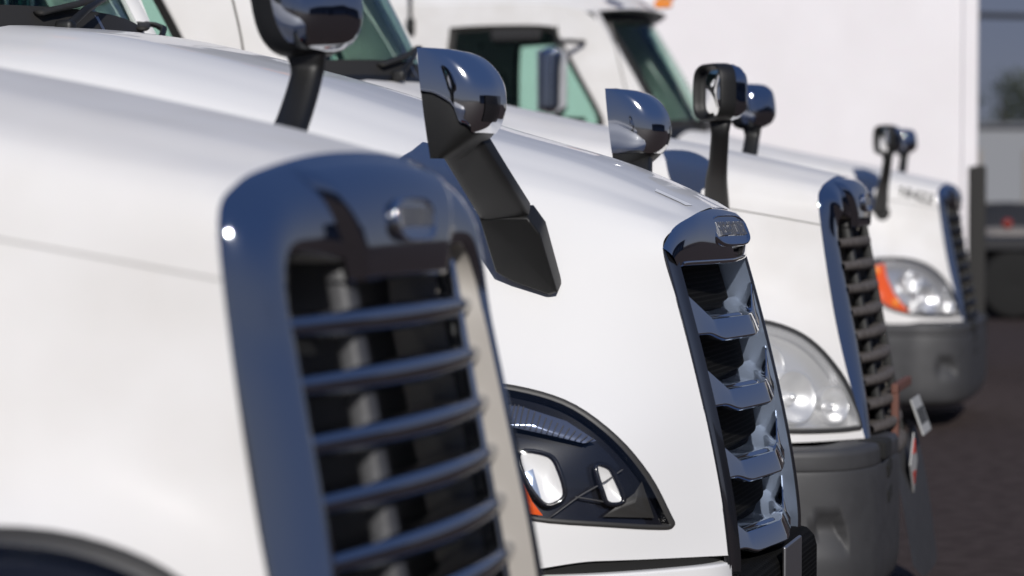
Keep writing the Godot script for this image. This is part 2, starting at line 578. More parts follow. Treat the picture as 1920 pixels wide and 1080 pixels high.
func grille_a(t: Node3D, louver_mat: Material, visor_mat: Material, flare: float) -> void:
	var o := [V(-.02,.78,.60), V(-.06,.92,.59), V(-.11,1.1,.578), V(-.15,1.28,.57), V(-.190,1.52,.565), V(-.213,1.700,.552), V(-.210,1.757,.490), V(-.200,1.786,.37), V(-.190,1.806,.20), V(-.185,1.812,0)]
	var i := [V(.015,.755,.520), V(-.004,.92,.514), V(-.030,1.1,.506), V(-.066,1.28,.498), V(-.112,1.5,.488), V(-.132,1.60,.478), V(-.138,1.652,.43), V(-.134,1.650,.30), V(-.118,1.635,.20), V(-.112,1.630,0)]
	var tight := [V(-.012,.755,.462), V(-.030,.92,.456), V(-.062,1.1,.449), V(-.097,1.28,.442), V(-.142,1.5,.433), V(-.153,1.60,.424)]
	for k in tight.size():
		i[k] = tight[k].lerp(i[k], flare)
	var oo := curve(full_path(o), 6)
	var ii := curve(full_path(i), 6)
	var rows := []
	var wall := []
	for k in oo.size():
		var a: Vector3 = oo[k]
		var b: Vector3 = ii[k]
		var top := clampf((b.y - 1.5) / .12, 0, 1)
		var kk := V(lerpf(lerpf(a.x, b.x, .6) + .026, b.x + .004, top), lerpf(a.y, b.y, lerpf(.4, .2, top)), lerpf(a.z, b.z, lerpf(.38, .3, top)))
		var row := PackedVector3Array()
		row.append(a + V(-.012, 0, 0) - V(0, .004, .004 * signf(a.z)))
		for q in 11:
			row.append(bez(a, kk, b, q / 10.0) + (V(0, .004, 0) if q == 0 else Vector3.ZERO))
		row.append(b + V(-.012, -.004 * top, -.005 * signf(b.z)))
		rows.append(row)
		var side := signf(b.z) * (1.0 - top)
		wall.append(PackedVector3Array([b + V(-.010, -.003 * top, -.004 * signf(b.z)), b + V(-.045, -.003 * top, -.030 * side * flare), b + V(-.075, -.003 * top, -.046 * side * flare), b + V(-.19, -.003 * top, -.05 * side * flare)]))
	var mb := MB.new()
	mb.grid(rows)
	part("grille_surround", mb, M.dark_chrome, t)
	mb = MB.new()
	mb.grid(wall)
	part("grille_shroud", mb, M.shroud, t)
	# radiator screen
	mb = MB.new()
	var scr := []
	for a in 5:
		var y := lerpf(.70, 1.70, a / 4.0)
		var row := PackedVector3Array()
		for k in 9:
			row.append(V(front_a(y) - .165 + .02 * (1 - pow((k - 4) / 4.0, 2)), y, -.47 + .1175 * k))
		scr.append(row)
	mb.grid(scr)
	part("radiator_screen", mb, M.screen, t)
	# louvres
	for a in 9:
		var y := 1.535 - .0920 * a
		mb = MB.new()
		var sect := [Vector2(.0, 0), Vector2(-.003, .010), Vector2(-.016, .0155), Vector2(-.05, .013), Vector2(-.10, .010), Vector2(-.10, .002), Vector2(-.03, -.010), Vector2(-.008, -.011), Vector2(.0, 0)]
		var lr := []
		for k in 25:
			var z := lerpf(-1.0, 1.0, k / 24.0) * lerpf(.442, .482, flare)
			var f := front_a(y) - .006 + .052 * (1.0 - pow(z / .47, 2))
			var thick := 1.25 + .45 * (1.0 - pow(z / .455, 2))
			var row := PackedVector3Array()
			for s in sect:
				row.append(V(f + s.x, y + s.y * thick, z))
			lr.append(row)
		mb.grid(lr)
		part("louver", mb, louver_mat, t)
	# upright bars
	for b in [[.19, .052, "bar_light"], [-.345, .020, "bright_chrome"]]:
		mb = MB.new()
		var y0 := .72
		var y1 := 1.62
		var top := V(front_a(y1) - .004, y1, b[0])
		var bot := V(front_a(y0) - .004, y0, b[0])
		mb.tube([bot, bot.lerp(top, .5), top], [Vector2(b[1] * .5, .02), Vector2(b[1] * .5, .02), Vector2(b[1] * .5, .02)], V(0, 0, 1), 12, 4.0)
		part("grille_bar", mb, M[b[2]] if flare > .5 else M.screen, t)
	# lower lip of the grille, the last and broadest louvre
	mb = MB.new()
	var lip := []
	for k in 21:
		var z := lerpf(-.49, .49, k / 20.0)
		var f := .01 + .05 * (1.0 - pow(z / .46, 2))
		lip.append(PackedVector3Array([V(f - .12, .735, z), V(f - .03, .745, z), V(f, .725, z), V(f + .004, .69, z), V(f - .02, .655, z), V(f - .12, .65, z)]))
	mb.grid(lip)
	part("grille_lip", mb, louver_mat, t)
	# visor over the opening: a raised middle whose sides lean outwards to the crown
	mb = MB.new()
	var vr := []
	for k in 41:
		var zz := lerpf(-1.06, 1.06, k / 40.0)
		var edge := 1.0 - smoothstep(.93, 1.06, absf(zz))
		var row := PackedVector3Array()
		for q in 13:
			var f := q / 12.0
			var z := zz * lerpf(.37, .215, f)
			var bow := .012 * pow(z / .3, 2)
			var p := bez(V(-.188 - bow, 1.808 - bow * 1.2, z), V(-.088 - bow, 1.788 - bow, z), V(-.100 - bow, 1.612, z), f)
			p += V(-.020, -.010, 0).lerp(V(.004, .002, 0) * smoothstep(0, .25, f), edge)
			row.append(p)
		row.append(V(-.104 - .020 * (1.0 - edge), 1.603, zz * .215))
		row.append(V(-.20, 1.603, zz * .213))
		vr.append(row)
	mb.grid(vr)
	var vis := part("grille_visor", mb, visor_mat, t)
	badge(vis, V(-.098, 1.700, 0), Basis(Vector3.UP, PI / 2) * Basis(Vector3.RIGHT, -.16), Vector2(.20, .078))

func badge(parent: Node3D, p: Vector3, b: Basis, size: Vector2) -> void:
	var mb := MB.new()
	var o := []
	for k in 32:
		var an := TAU * k / 32
		o.append(Vector2(signf(cos(an)) * pow(absf(cos(an)), .62) * size.x * .5, signf(sin(an)) * pow(absf(sin(an)), .62) * size.y * .5))
	var prev := []
	for lv in [[1.0, 0.0], [1.0, .007], [.95, .011], [.90, .011], [.87, .006], [.0, .008]]:
		var row := PackedVector3Array()
		for k in 33:
			var q: Vector2 = o[k % 32] * lv[0]
			row.append(p + b * V(q.x, q.y, lv[1]))
		prev.append(row)
	mb.grid(prev)
	var bd := part("badge", mb, M.gloss_navy, parent)
	var tm := TextMesh.new()
	var f := SystemFont.new()
	f.font_names = PackedStringArray(["Droid Sans"])
	f.font_weight = 700
	tm.font = f
	tm.text = "FREIGHTLINER"
	tm.font_size = 32
	tm.pixel_size = .001
	tm.depth = .008
	var mi := MeshInstance3D.new()
	mi.name = "lettering"
	mi.mesh = tm
	mi.material_override = M.steel
	var w := tm.get_aabb().size
	mi.transform = Transform3D(b * Basis.from_scale(V(size.x * .76 / maxf(w.x, .001), size.y * .42 / maxf(w.y, .001), 1)), p + b * V(0, .004, .009))
	bd.add_child(mi, true)

func headlight_a(t: Node3D, sg: float, cloudy: bool, silver: Material) -> void:
	var h := Node3D.new()
	h.name = "headlight" if sg > 0 else "headlight_001"
	t.add_child(h, true)
	part("housing", side_wall(out_a, .003, -.09, sg), silver, h)
	part("housing_back", side_sheet(out_a, -.06, -.075, sg), silver, h)
	part("bezel", side_strip(out_a, .024, .003, sg, true, .004), M.bezel, h)
	# amber side reflector along the rear edge
	var am := PackedVector2Array([Vector2(-.715, 1.18), Vector2(-.57, 1.225), Vector2(-.54, 1.12), Vector2(-.48, 1.0), Vector2(-.37, .86), Vector2(-.45, .868), Vector2(-.56, .93), Vector2(-.66, 1.03)])
	part("turn_lamp", side_sheet(am, -.018, -.008, sg, 3), M.amber, h)
	for q in [Vector2(-.62, 1.165), Vector2(-.475, .93)]:
		var mb := MB.new()
		var p := mir(side_pos(q.x, q.y, -.012), sg)
		mb.lathe(Transform3D(Basis(Vector3.RIGHT, PI / 2 * sg), p), [Vector2(0, .012), Vector2(.016, .01), Vector2(.026, .004), Vector2(.03, -.004)], 16)
		part("amber_bulb", mb, M.amber_lamp, h)
	for q in [[Vector2(-.36, 1.09), .078], [Vector2(-.25, .960), .098], [Vector2(-.115, .920), .070], [Vector2(-.34, .90), .045]]:
		var mb := MB.new()
		var ts := side_ts(q[0].x, q[0].y)
		var nn := side_normal(ts.x, ts.y).lerp(V(.75, .12, .65).normalized(), .7).normalized()
		nn.z *= sg
		var p := mir(side_pos(q[0].x, q[0].y, -.02), sg)
		var x := nn.cross(Vector3.UP).normalized()
		var bs := Basis(x, nn, x.cross(nn))
		var r: float = q[1]
		var prof := []
		for k in 9:
			var f := k / 8.0
			prof.append(Vector2(r * f, -.055 + .055 * f * f))
		prof.append(Vector2(r * 1.06, .002))
		prof.append(Vector2(r * 1.06, -.05))
		mb.lathe(Transform3D(bs, p), prof, 28)
		mb.lathe(Transform3D(bs, p + nn * -.05), [Vector2(0, .045), Vector2(r * .18, .04), Vector2(r * .26, .022), Vector2(r * .26, 0)], 14)
		part("reflector_bowl", mb, M.reflector, h)
	part("lens", side_sheet(out_a, .004, .024, sg, 10), M.cloudy_lens if cloudy else M.lens, h)

func bumper_path(q: float, f: float, side: float) -> Vector3:
	# plan of the bumper: q from -1 (far rear) to 1 (near rear); returns x and z, y unused
	var a := absf(q)
	var slim := [V(f, 0, 0), V(f, 0, .35), V(f - .012, 0, .575), V(f - .13, 0, .735), V(f - .29, 0, .872), V(f - .47, 0, .965), V(f - .66, 0, 1.05), V(f - .84, 0, 1.09)]
	var pts := slim if side < 1.11 else [V(f, 0, 0), V(f - .003, 0, .35), V(f - .014, 0, .62), V(f - .038, 0, .84), V(f - .13, 0, 1.02), V(f - .33, 0, side - .015), V(f - .52, 0, side), V(f - .72, 0, side + .005)]
	var x := a * (pts.size() - 1)
	var i := mini(int(x), pts.size() - 2)
	var p: Vector3 = cr(pts[maxi(i - 1, 0)] if i > 0 else mir(pts[1], -1), pts[i], pts[i + 1], pts[mini(i + 2, pts.size() - 1)], x - i)
	return mir(p, -1 if q < 0 else 1)

func bumper_mesh(front: float, side: float, prof: Array, q0 := -1.0, q1 := 1.0, dent := true) -> MB:
	var rows := []
	var m := 140
	var cv := []
	for k in prof.size() - 1:
		for q in 5:
			var g := func(i: int) -> Vector2: return prof[clampi(i, 0, prof.size() - 1)]
			cv.append(g.call(k).cubic_interpolate(g.call(k + 1), g.call(k - 1), g.call(k + 2), q / 5.0))
	cv.append(prof[-1])
	for k in m + 1:
		var q := lerpf(q0, q1, float(k) / m)
		var p := bumper_path(q, front, side)
		var d := bumper_path(q + .005, front, side) - bumper_path(q - .005, front, side)
		var nn := V(-d.z, 0, d.x).normalized()
		if nn.dot(V(p.x + .6, 0, p.z)) < 0:
			nn = -nn
		var row := PackedVector3Array()
		for c in cv:
			var off: float = c.x
			if dent:
				var dq := (absf(q) - .60) / .055
				var dy: float = (c.y - .42) / .10
				var lip := 1.0 - smoothstep(.90, 1.0, sqrt(dq * dq + dy * dy))
				off -= .07 * lip * clampf(.30 + .7 * dy, 0, 1)
			row.append(p + nn * off + V(0, c.y, 0))
		rows.append(row)
	var mb := MB.new()
	mb.grid(rows)
	return mb

func mirror_head(mb: MB, xf: Transform3D, w: float, h: float, d: float, secs: Array, seg := 40, pw := 3.4) -> void:
	# rounded rectangle sections along -z of xf, sections of (depth, scale)
	var rows := []
	for s in secs:
		var row := PackedVector3Array()
		for k in seg + 1:
			var an := TAU * k / seg
			var x: float = signf(cos(an)) * pow(absf(cos(an)), 2.0 / pw) * w * .5 * s.y
			var y: float = signf(sin(an)) * pow(absf(sin(an)), 2.0 / pw) * h * .5 * s.y
			row.append(xf * V(x, y, -s.x * d))
		rows.append(row)
	mb.grid(rows)

# mirror on an arm: black frame, glass, dark bright-metal back
func hood_mirror_a(t: Node3D, head: Vector3, base: Vector3, yaw: float, w: float, h: float, tilt := 0.0) -> void:
	var g := Node3D.new()
	g.name = "hood_mirror" if head.z > 0 else "hood_mirror_001"
	t.add_child(g, true)
	var b := Basis(Vector3.UP, yaw) * Basis(Vector3.RIGHT, tilt)           # +z of this frame looks out of the glass
	var xf := Transform3D(b, head)
	var mb := MB.new()
	mirror_head(mb, xf, w, h, 1.0, [Vector2(.022, .86), Vector2(-.004, .90), Vector2(-.012, .95), Vector2(-.004, .995), Vector2(.02, 1.02), Vector2(.055, 1.02), Vector2(.06, .98)])
	part("mirror_frame", mb, M.black_plastic, g)
	mb = MB.new()
	mirror_head(mb, xf, w, h, 1.0, [Vector2(.055, 1.0), Vector2(.075, 1.0), Vector2(.10, .93), Vector2(.122, .78), Vector2(.134, .5), Vector2(.138, .25), Vector2(.139, .001)])
	part("mirror_back", mb, M.dark_chrome, g)
	mb = MB.new()
	mirror_head(mb, xf, w, h, 1.0, [Vector2(.02, .88), Vector2(.012, .6), Vector2(.009, .3), Vector2(.008, .001)])
	part("mirror_glass", mb, M.mirror_glass, g)
	mb = MB.new()
	var foot := head + V(0, -h * .5 + .004, 0) + b * V(0, 0, -.05)
	var bend := foot + V(0, -.05, 0)
	var pts := [foot + V(0, .02, 0), foot, bend]
	var m := bend.lerp(base, .5) + V(0, -.0, (bend.z - base.z) * .10)
	var mid1 := bend.lerp(m, .5) + V(0, -.02, 0)
	pts.append_array([mid1, m, m.lerp(base, .5), base])
	var rad := [Vector2(.060, .028), Vector2(.045, .026), Vector2(.034, .024), Vector2(.036, .024), Vector2(.043, .026), Vector2(.05, .028), Vector2(.056, .03)]
	mb.tube(curve(pts, 4), radii(rad, 4), V(1, 0, 0), 18, 3.0)
	part("mirror_arm", mb, M.black_plastic, g)
	mb = MB.new()
	var nn := V(0, .25, signf(base.z)).normalized()
	var x := nn.cross(Vector3.UP).normalized()
	mb.lathe(Transform3D(Basis(x, nn, x.cross(nn)), base - nn * .02), [Vector2(.075, -.02), Vector2(.075, .012), Vector2(.066, .03), Vector2(.045, .04), Vector2(0, .042)], 24)
	part("mirror_foot", mb, M.black_plastic, g)

func radii(r: Array, sub: int) -> Array:
	var out := []
	for i in r.size() - 1:
		for k in sub:
			out.append(r[i].lerp(r[i + 1], float(k) / sub))
	out.append(r[-1])
	return out

# mirror with a bright cap over a dark housing on a broad swept arm
func hood_mirror_b(t: Node3D, o: Vector3, sg: float) -> void:
	var g := Node3D.new()
	g.name = "hood_mirror" if sg > 0 else "hood_mirror_001"
	t.add_child(g, true)
	# o is the middle of the head's rear face; front depth follows height
	var prof := [Vector2(-.17, .04), Vector2(-.145, .085), Vector2(-.10, .140), Vector2(-.05, .168), Vector2(0.0, .174), Vector2(.03, .169), Vector2(.06, .153), Vector2(.085, .128), Vector2(.10, .098), Vector2(.107, .066), Vector2(.109, .03)]
	var pc := curve2(prof, 6)
	var depth := func(y: float) -> float:
		for k in pc.size() - 1:
			if y <= pc[k + 1].x:
				return lerpf(pc[k].y, pc[k + 1].y, clampf((y - pc[k].x) / maxf(pc[k + 1].x - pc[k].x, 1e-6), 0, 1))
		return pc[-1].y
	var point := func(a: float, y: float, off: float) -> Vector3:
		# a from 0 (outboard rear edge) to PI (inboard rear edge)
		var d: float = depth.call(y) + off
		var hw := .118 * (1.0 - .12 * pow(absf(y - .0) / .15, 2)) + off
		var c := signf(cos(a)) * pow(absf(cos(a)), .62)
		var s := pow(maxf(sin(a), 0.0), .62)
		return o + V(d * s + (.109 - y) * .11, y, hw * c * sg)
	var body := []
	for i in 25:
		var y := lerpf(-.17, .109, i / 24.0)
		var row := PackedVector3Array()
		for k in 33:
			row.append(point.call(PI * k / 32.0, y, 0.0))
		body.append(row)
	var lid := PackedVector3Array()
	for k in 33:
		lid.append(o + V(.012, .109, 0))
	body.append(lid)
	var mb := MB.new()
	mb.grid(body)
	part("mirror_housing", mb, M.black_plastic, g)
	# cap
	var cap := []
	var steps := 64
	for k in steps + 1:
		var a := PI * k / steps
		var deg := rad_to_deg(a)
		var yb := lerpf(-.005, -.030, smoothstep(0, 14, deg))
		yb = lerpf(yb, -.085, smoothstep(12, 26, deg))
		yb = lerpf(yb, -.105, smoothstep(25, 50, deg))
		var row := PackedVector3Array()
		row.append(point.call(a, yb + .004, -.004))
		for i in 20:
			row.append(point.call(a, lerpf(yb, .109, 1.0 - pow(1.0 - i / 19.0, 1.5)), .0035))
		row.append(o + V(.012, .114, 0))
		cap.append(row)
	mb = MB.new()
	mb.grid(cap)
	part("mirror_cap", mb, M.bright_chrome, g)
	# glass on the rear face
	mb = MB.new()
	var gl := []
	for f in [1.0, .9, .5, .001]:
		var row := PackedVector3Array()
		for k in 33:
			var an := TAU * k / 32
			var gy: float = -.02 + signf(sin(an)) * pow(absf(sin(an)), .6) * .122 * f
			row.append(o + V((.004 if f == 1.0 else -.004) + (.109 - gy) * .11, gy, signf(cos(an)) * pow(absf(cos(an)), .6) * .108 * f))
		gl.append(row)
	mb.grid(gl)
	part("mirror_glass", mb, M.mirror_glass, g)
	# small dark sensor window low on the front
	mb = MB.new()
	var sw := []
	for i in 9:
		var row := PackedVector3Array()
		for k in 9:
			var a := lerpf(.95, 1.50, k / 8.0)
			var y := lerpf(-.078, -.012, i / 8.0)
			row.append(point.call(a, y, .006))
		sw.append(row)
	mb.grid(sw)
	part("sensor_window", mb, M.gloss_black, g)
	# arm
	mb = MB.new()
	var z0 := o.z
	var zb := sg * .70
	var neck := o + V(.070, -.10, 0)
	var knee := V(o.x + .128, o.y - .31, lerpf(z0, zb, .72))
	mb.tube([neck, neck.lerp(knee, .12), neck.lerp(knee, .55), knee], [Vector2(.066, .036), Vector2(.063, .032), Vector2(.065, .029), Vector2(.067, .031)], V(1, .12, 0), 28, 5.0)
	part("mirror_arm", mb, M.black_plastic, g)
	mb = MB.new()
	var yy := V(0, .19, knee.z - zb).normalized() * V(1, 1, 1)
	var zz := V(1, 0, 0).cross(yy)
	var fx := Transform3D(Basis(V(1, 0, 0), yy, zz), knee)
	var ol := [Vector2(-.067, .006), Vector2(.066, .006), Vector2(.094, -.045), Vector2(.118, -.225), Vector2(.095, -.235), Vector2(.0, -.195), Vector2(-.045, -.165)]
	var rows := []
	for q in [[.0, .038], [.93, .038], [1.0, .030], [1.0, -.030], [.97, -.040], [.0, -.040]]:
		var row := PackedVector3Array()
		for k in ol.size() * 4 + 1:
			var i := (k / 4) % ol.size()
			var p: Vector2 = ol[i].lerp(ol[(i + 1) % ol.size()], (k % 4) / 4.0)
			p = Vector2(.03, -.10) + (p - Vector2(.03, -.10)) * q[0]
			row.append(fx * V(p.x, p.y, q[1] * (1.0 + p.y * .8)))
		rows.append(row)
	mb.grid(rows)
	part("mirror_foot", mb, M.black_plastic, g)

# ------------------------------------------------------------------ cab, wheels, frame: alike on every truck
func cab(t: Node3D, paint: Material, sticker: bool) -> void:
	var side := func(u: float, y: float) -> float:
		return 1.08 - .075 * maxf(0.0, (y - 2.1)) - .10 * smoothstep(-2.85, -2.2, u)
	var win := curve2([Vector2(-3.86, 2.93), Vector2(-3.80, 2.985), Vector2(-3.4, 2.995), Vector2(-3.10, 2.985), Vector2(-3.03, 2.94), Vector2(-2.86, 2.64), Vector2(-2.70, 2.36), Vector2(-2.66, 2.24), Vector2(-2.72, 2.13), Vector2(-2.95, 2.05), Vector2(-3.5, 2.05), Vector2(-3.80, 2.07), Vector2(-3.87, 2.14), Vector2(-3.88, 2.5)], 4, true)
	var outer := PackedVector2Array([Vector2(-5.2, .95), Vector2(-2.22, .95), Vector2(-2.24, 2.17), Vector2(-2.40, 2.55), Vector2(-2.75, 3.09), Vector2(-3.1, 3.16), Vector2(-5.2, 3.16)])
	var c := Vector2(-3.3, 2.5)
	# outer edge sampled by angle
	var edge := func(p: Vector2) -> Vector2:
		var d := (p - c).normalized()
		var best := 99.0
		for k in outer.size():
			var hit = Geometry2D.segment_intersects_segment(c, c + d * 9.0, outer[k], outer[(k + 1) % outer.size()])
			if hit != null:
				best = minf(best, c.distance_to(hit))
		return c + d * best
	var mb := MB.new()
	for sg in [1.0, -1.0]:
		var rows := []
		for f in [0.0, .03, .06, .3, .65, 1.0]:
			var row := PackedVector3Array()
			for k in win.size() + 1:
				var p := win[k % win.size()]
				var q: Vector2 = p.lerp(edge.call(p), f)
				var z: float = side.call(q.x, q.y) - (.012 if f == 0.0 else 0.0)
				row.append(V(q.x, q.y, z * sg))
			rows.append(row)
		mb.grid(rows)
		# pillar between the door and the windscreen
		var pa := PackedVector3Array()
		var pb := PackedVector3Array()
		var pc := PackedVector3Array()
		for k in 9:
			var f := k / 8.0
			var u := lerpf(-2.24, -2.75, f)
			var y := lerpf(2.17, 3.09, f)
			pa.append(V(u, y, side.call(u, y) * sg))
			pb.append(V(u + .035, y + .01, (side.call(u, y) - .05) * sg))
			pc.append(V(lerpf(-2.29, -2.80, f) + .03, y + .015, lerpf(.915, .845, f) * sg))
		mb.grid([pa, pb, pc])
	# roof
	var rr := []
	for u in [-2.70, -2.74, -2.80, -2.95, -3.4, -4.2, -5.2]:
		var y := 3.09 + .07 * smoothstep(-2.7, -3.1, u)
		var cy := 3.14 + .22 * smoothstep(-2.7, -3.0, u) + .30 * smoothstep(-2.95, -4.4, u)
		var row := PackedVector3Array()
		for k in 21:
			var f := k / 10.0 - 1.0
			var a := absf(f)
			var z: float = side.call(u - .1, y) * f
			var yy := lerpf(cy, y, pow(a, 4.0))
			var x: float = u + .28 * (1.0 - a * a) * smoothstep(-3.4, -2.75, u) - .05 * smoothstep(.8, 1.0, a)
			row.append(V(x, yy, z))
		rr.append(row)
	mb.grid(rr)
	# rear wall
	mb.quad(V(-5.2, .95, -1.13), V(-5.2, .95, 1.13), V(-5.2, 3.46, 1.05), V(-5.2, 3.46, -1.05))
	part("cab_shell", mb, paint, t)
	# windscreen
	var ws := func(f: float, k: float) -> Vector3:   # f up, k across -1..1
		var b := V(-2.29 + .25 * (1.0 - k * k), lerpf(2.235, 2.20, k * k), .915 * k)
		var tp := V(-2.80 + .25 * (1.0 - k * k), lerpf(3.13, 3.08, k * k), .845 * k)
		return b.lerp(tp, f) + V(.02 * sin(PI * f), 0, 0)
	var sheet := func(back: float, f0: float, f1: float, k0: float, k1: float) -> Array:
		var rows := []
		for i in 9:
			var row := PackedVector3Array()
			for k in 25:
				row.append(ws.call(lerpf(f0, f1, i / 8.0), lerpf(k0, k1, k / 24.0)) + V(-back, 0, 0))
			rows.append(row)
		return rows
	mb = MB.new()
	var outside: Array = sheet.call(0.0, .03, .97, -.96, .96)
	var inside: Array = sheet.call(.006, .03, .97, -.96, .96)
	shell(mb, outside, inside)
	var w := part("windshield", mb, M.tinted_glass, t)
	mb = MB.new()
	var fr := []
	var loop := [[0.0, -1.0, 0.0, 1.0], [0.0, 1.0, 1.0, 1.0], [1.0, 1.0, 1.0, -1.0], [1.0, -1.0, 0.0, -1.0]]
	for l in loop:
		var ra := PackedVector3Array()
		var rb := PackedVector3Array()
		for k in 25:
			var f: float = lerpf(l[0], l[2], k / 24.0)
			var q: float = lerpf(l[1], l[3], k / 24.0)
			ra.append(ws.call(f, q) + V(.006, 0, 0))
			rb.append(ws.call(lerpf(f, .5, .15), lerpf(q, 0, .17)) + V(.004, 0, 0))
		mb.grid([ra, rb])
	part("windshield_seal", mb, M.black_rubber, w)
	mb = MB.new()
	mb.grid([PackedVector3Array([ws.call(0.0, -.012) + V(.008, 0, 0), ws.call(1.0, -.012) + V(.008, 0, 0)]), PackedVector3Array([ws.call(0.0, .012) + V(.008, 0, 0), ws.call(1.0, .012) + V(.008, 0, 0)])])
	part("center_strip", mb, M.steel, w)
	# cowl between hood and glass
	mb = MB.new()
	var ca := PackedVector3Array()
	var cb := PackedVector3Array()
	for k in 25:
		var q := lerpf(-1.0, 1.0, k / 24.0)
		ca.append(ws.call(0.02, q) + V(.0, 0, 0))
		cb.append(V(-1.98 - .22 * q * q, lerpf(2.17, 2.08, pow(absf(q), 3)), .93 * q))
	mb.grid([ca, cb])
	part("cowl", mb, M.black_plastic, t)
	# wipers
	for s in [.34, -.50]:
		mb = MB.new()
		var piv: Vector3 = ws.call(.0, s) + V(.05, .0, 0)
		var tip: Vector3 = ws.call(.13, s - .42) + V(.045, 0, 0)
		mb.tube([piv, piv.lerp(tip, .25) + V(.03, .03, 0), piv.lerp(tip, .6) + V(.02, .02, 0), tip], [Vector2(.016, .012), Vector2(.014, .01), Vector2(.01, .008), Vector2(.008, .006)], V(0, 1, 0), 8)
		mb.rbox(at(piv), V(.06, .05, .05), .015)
		var wp := part("wiper", mb, M.black_plastic, w)
		mb = MB.new()
		var bl := []
		var br := []
		for k in 9:
			bl.append(ws.call(lerpf(.05, .17, k / 8.0), lerpf(s + .06, s - .68, k / 8.0)) + V(.022, 0, 0))
			br.append(Vector2(.02, .009))
		mb.tube(bl, br, V(1, 0, 0), 8, 3.0)
		part("wiper_blade", mb, M.black_rubber, w)
	# door glass with black seal, on both sides
	for sg in [1.0, -1.0]:
		mb = MB.new()
		var ga := []
		var gb := []
		for f in [0.001, .5, 1.0]:
			var r1 := PackedVector3Array()
			var r2 := PackedVector3Array()
			for k in win.size() + 1:
				var p := c.lerp(win[k % win.size()], f)
				var z: float = side.call(p.x, p.y) - .022
				r1.append(V(p.x, p.y, z * sg))
				r2.append(V(p.x, p.y, (z - .005) * sg))
			ga.append(r1)
			gb.append(r2)
		shell(mb, ga, gb)
		var dw := part("door_window", mb, M.tinted_glass, t)
		mb = MB.new()
		var ra := PackedVector3Array()
		var rb := PackedVector3Array()
		for k in win.size() + 1:
			var p := win[k % win.size()]
			var p1 := c + (p - c) * 1.012
			var p2 := c + (p - c) * .925
			ra.append(V(p1.x, p1.y, (side.call(p1.x, p1.y) + .004) * sg))
			rb.append(V(p2.x, p2.y, (side.call(p2.x, p2.y) - .018) * sg))
		mb.grid([ra, rb])
		part("window_seal", mb, M.black_rubber, dw)
		# dark divider of the vent window
		mb = MB.new()
		mb.rbox(at(V(-3.02, 2.52, (side.call(-3.0, 2.5) - .016) * sg)), V(.022, .93, .02), .004)
		part("window_divider", mb, M.black_rubber, dw)
		# door seams
		mb = MB.new()
		var sm := [Vector2(-2.62, 3.0), Vector2(-2.52, 2.6), Vector2(-2.45, 2.3), Vector2(-2.43, 2.0), Vector2(-2.44, 1.2)]
		var sa := PackedVector3Array()
		var sb := PackedVector3Array()
		for p in curve2(sm, 5):
			sa.append(V(p.x - .006, p.y, (side.call(p.x, p.y) + .003) * sg))
			sb.append(V(p.x + .006, p.y, (side.call(p.x, p.y) + .003) * sg))
		mb.grid([sa, sb])
		part("door_seam", mb, M.seam, t)
		mb = MB.new()
		var hz: float = side.call(-4.15, 3.0) + .03
		mb.tube([V(-4.165, 3.4, (hz - .06) * sg), V(-4.165, 3.36, hz * sg), V(-4.165, 2.99, hz * sg), V(-4.165, 2.95, (hz - .05) * sg)], [Vector2(.014, .014), Vector2(.014, .014), Vector2(.014, .014), Vector2(.014, .014)], V(1, 0, 0), 8)
		mb.rbox(at(V(-4.165, 3.0, hz * sg)), V(.07, .13, .05), .02)
		part("grab_handle", mb, M.black_plastic, t)
		# door mirror on two arms
		var dm := Node3D.new()
		dm.name = "door_mirror" if sg > 0 else "door_mirror_001"
		t.add_child(dm, true)
		mb = MB.new()
		mb.rbox(Transform3D(Basis(Vector3.UP, -.2 * sg), V(-2.96, 2.56, 1.37 * sg)), V(.15, .50, .24), .06, 4)
		part("mirror_housing", mb, M.dark_chrome, dm)
		mb = MB.new()
		mb.rbox(Transform3D(Basis(Vector3.UP, -.2 * sg), V(-3.035, 2.56, 1.385 * sg)), V(.02, .46, .20), .008, 2)
		part("mirror_glass", mb, M.mirror_glass, dm)
		for y in [2.86, 2.28]:
			mb = MB.new()
			mb.tube([V(-2.80, y, 1.06 * sg), V(-2.90, y, 1.25 * sg), V(-2.95, y - .03 * signf(y - 2.5), 1.38 * sg)], [Vector2(.018, .018), Vector2(.018, .018), Vector2(.018, .018)], V(0, 1, 0), 8)
			part("mirror_arm", mb, M.black_plastic, dm)
	# roof lamps
	for z in [-.85, -.28, 0.0, .28, .85]:
		mb = MB.new()
		var x := -2.55 + .24 * (1.0 - pow(z / 1.05, 2)) - .08
		mb.rbox(at(V(x - .03, 3.265 + .04 * (1.0 - absf(z)), z)), V(.15, .07, .10), .03, 3)
		part("marker_lamp", mb, M.amber_lamp, t)
	# inside
	mb = MB.new()
	mb.rbox(at(V(-2.62, 1.98, 0)), V(.55, .40, 1.85), .08)
	mb.quad(V(-2.3, 1.25, -1.05), V(-2.3, 1.25, 1.05), V(-5.1, 1.25, 1.05), V(-5.1, 1.25, -1.05))
	part("cab_interior", mb, M.interior, t)
	for z in [.55, -.55]:
		mb = MB.new()
		mb.rbox(at(V(-3.55, 1.72, z)), V(.55, .16, .52), .06)
		mb.rbox(Transform3D(Basis(Vector3.BACK, .14), V(-3.84, 2.13, z)), V(.16, .78, .50), .07)
		mb.rbox(Transform3D(Basis(Vector3.BACK, .14), V(-3.90, 2.62, z)), V(.12, .22, .30), .05)
		part("seat", mb, M.seat_cloth, t)
	mb = MB.new()
	mb.rbox(at(V(-3.35, 2.93, .86)), V(.42, .13, .3), .04)
	part("sun_visor", mb, M.interior, t)
	# frame and wheels
	mb = MB.new()
	for z in [.43, -.43]:
		mb.rbox(at(V(-3.4, .82, z)), V(6.6, .26, .09), .01, 1)
	mb.rbox(at(V(-.9, 1.1, 0)), V(1.2, .7, .7), .1, 1)
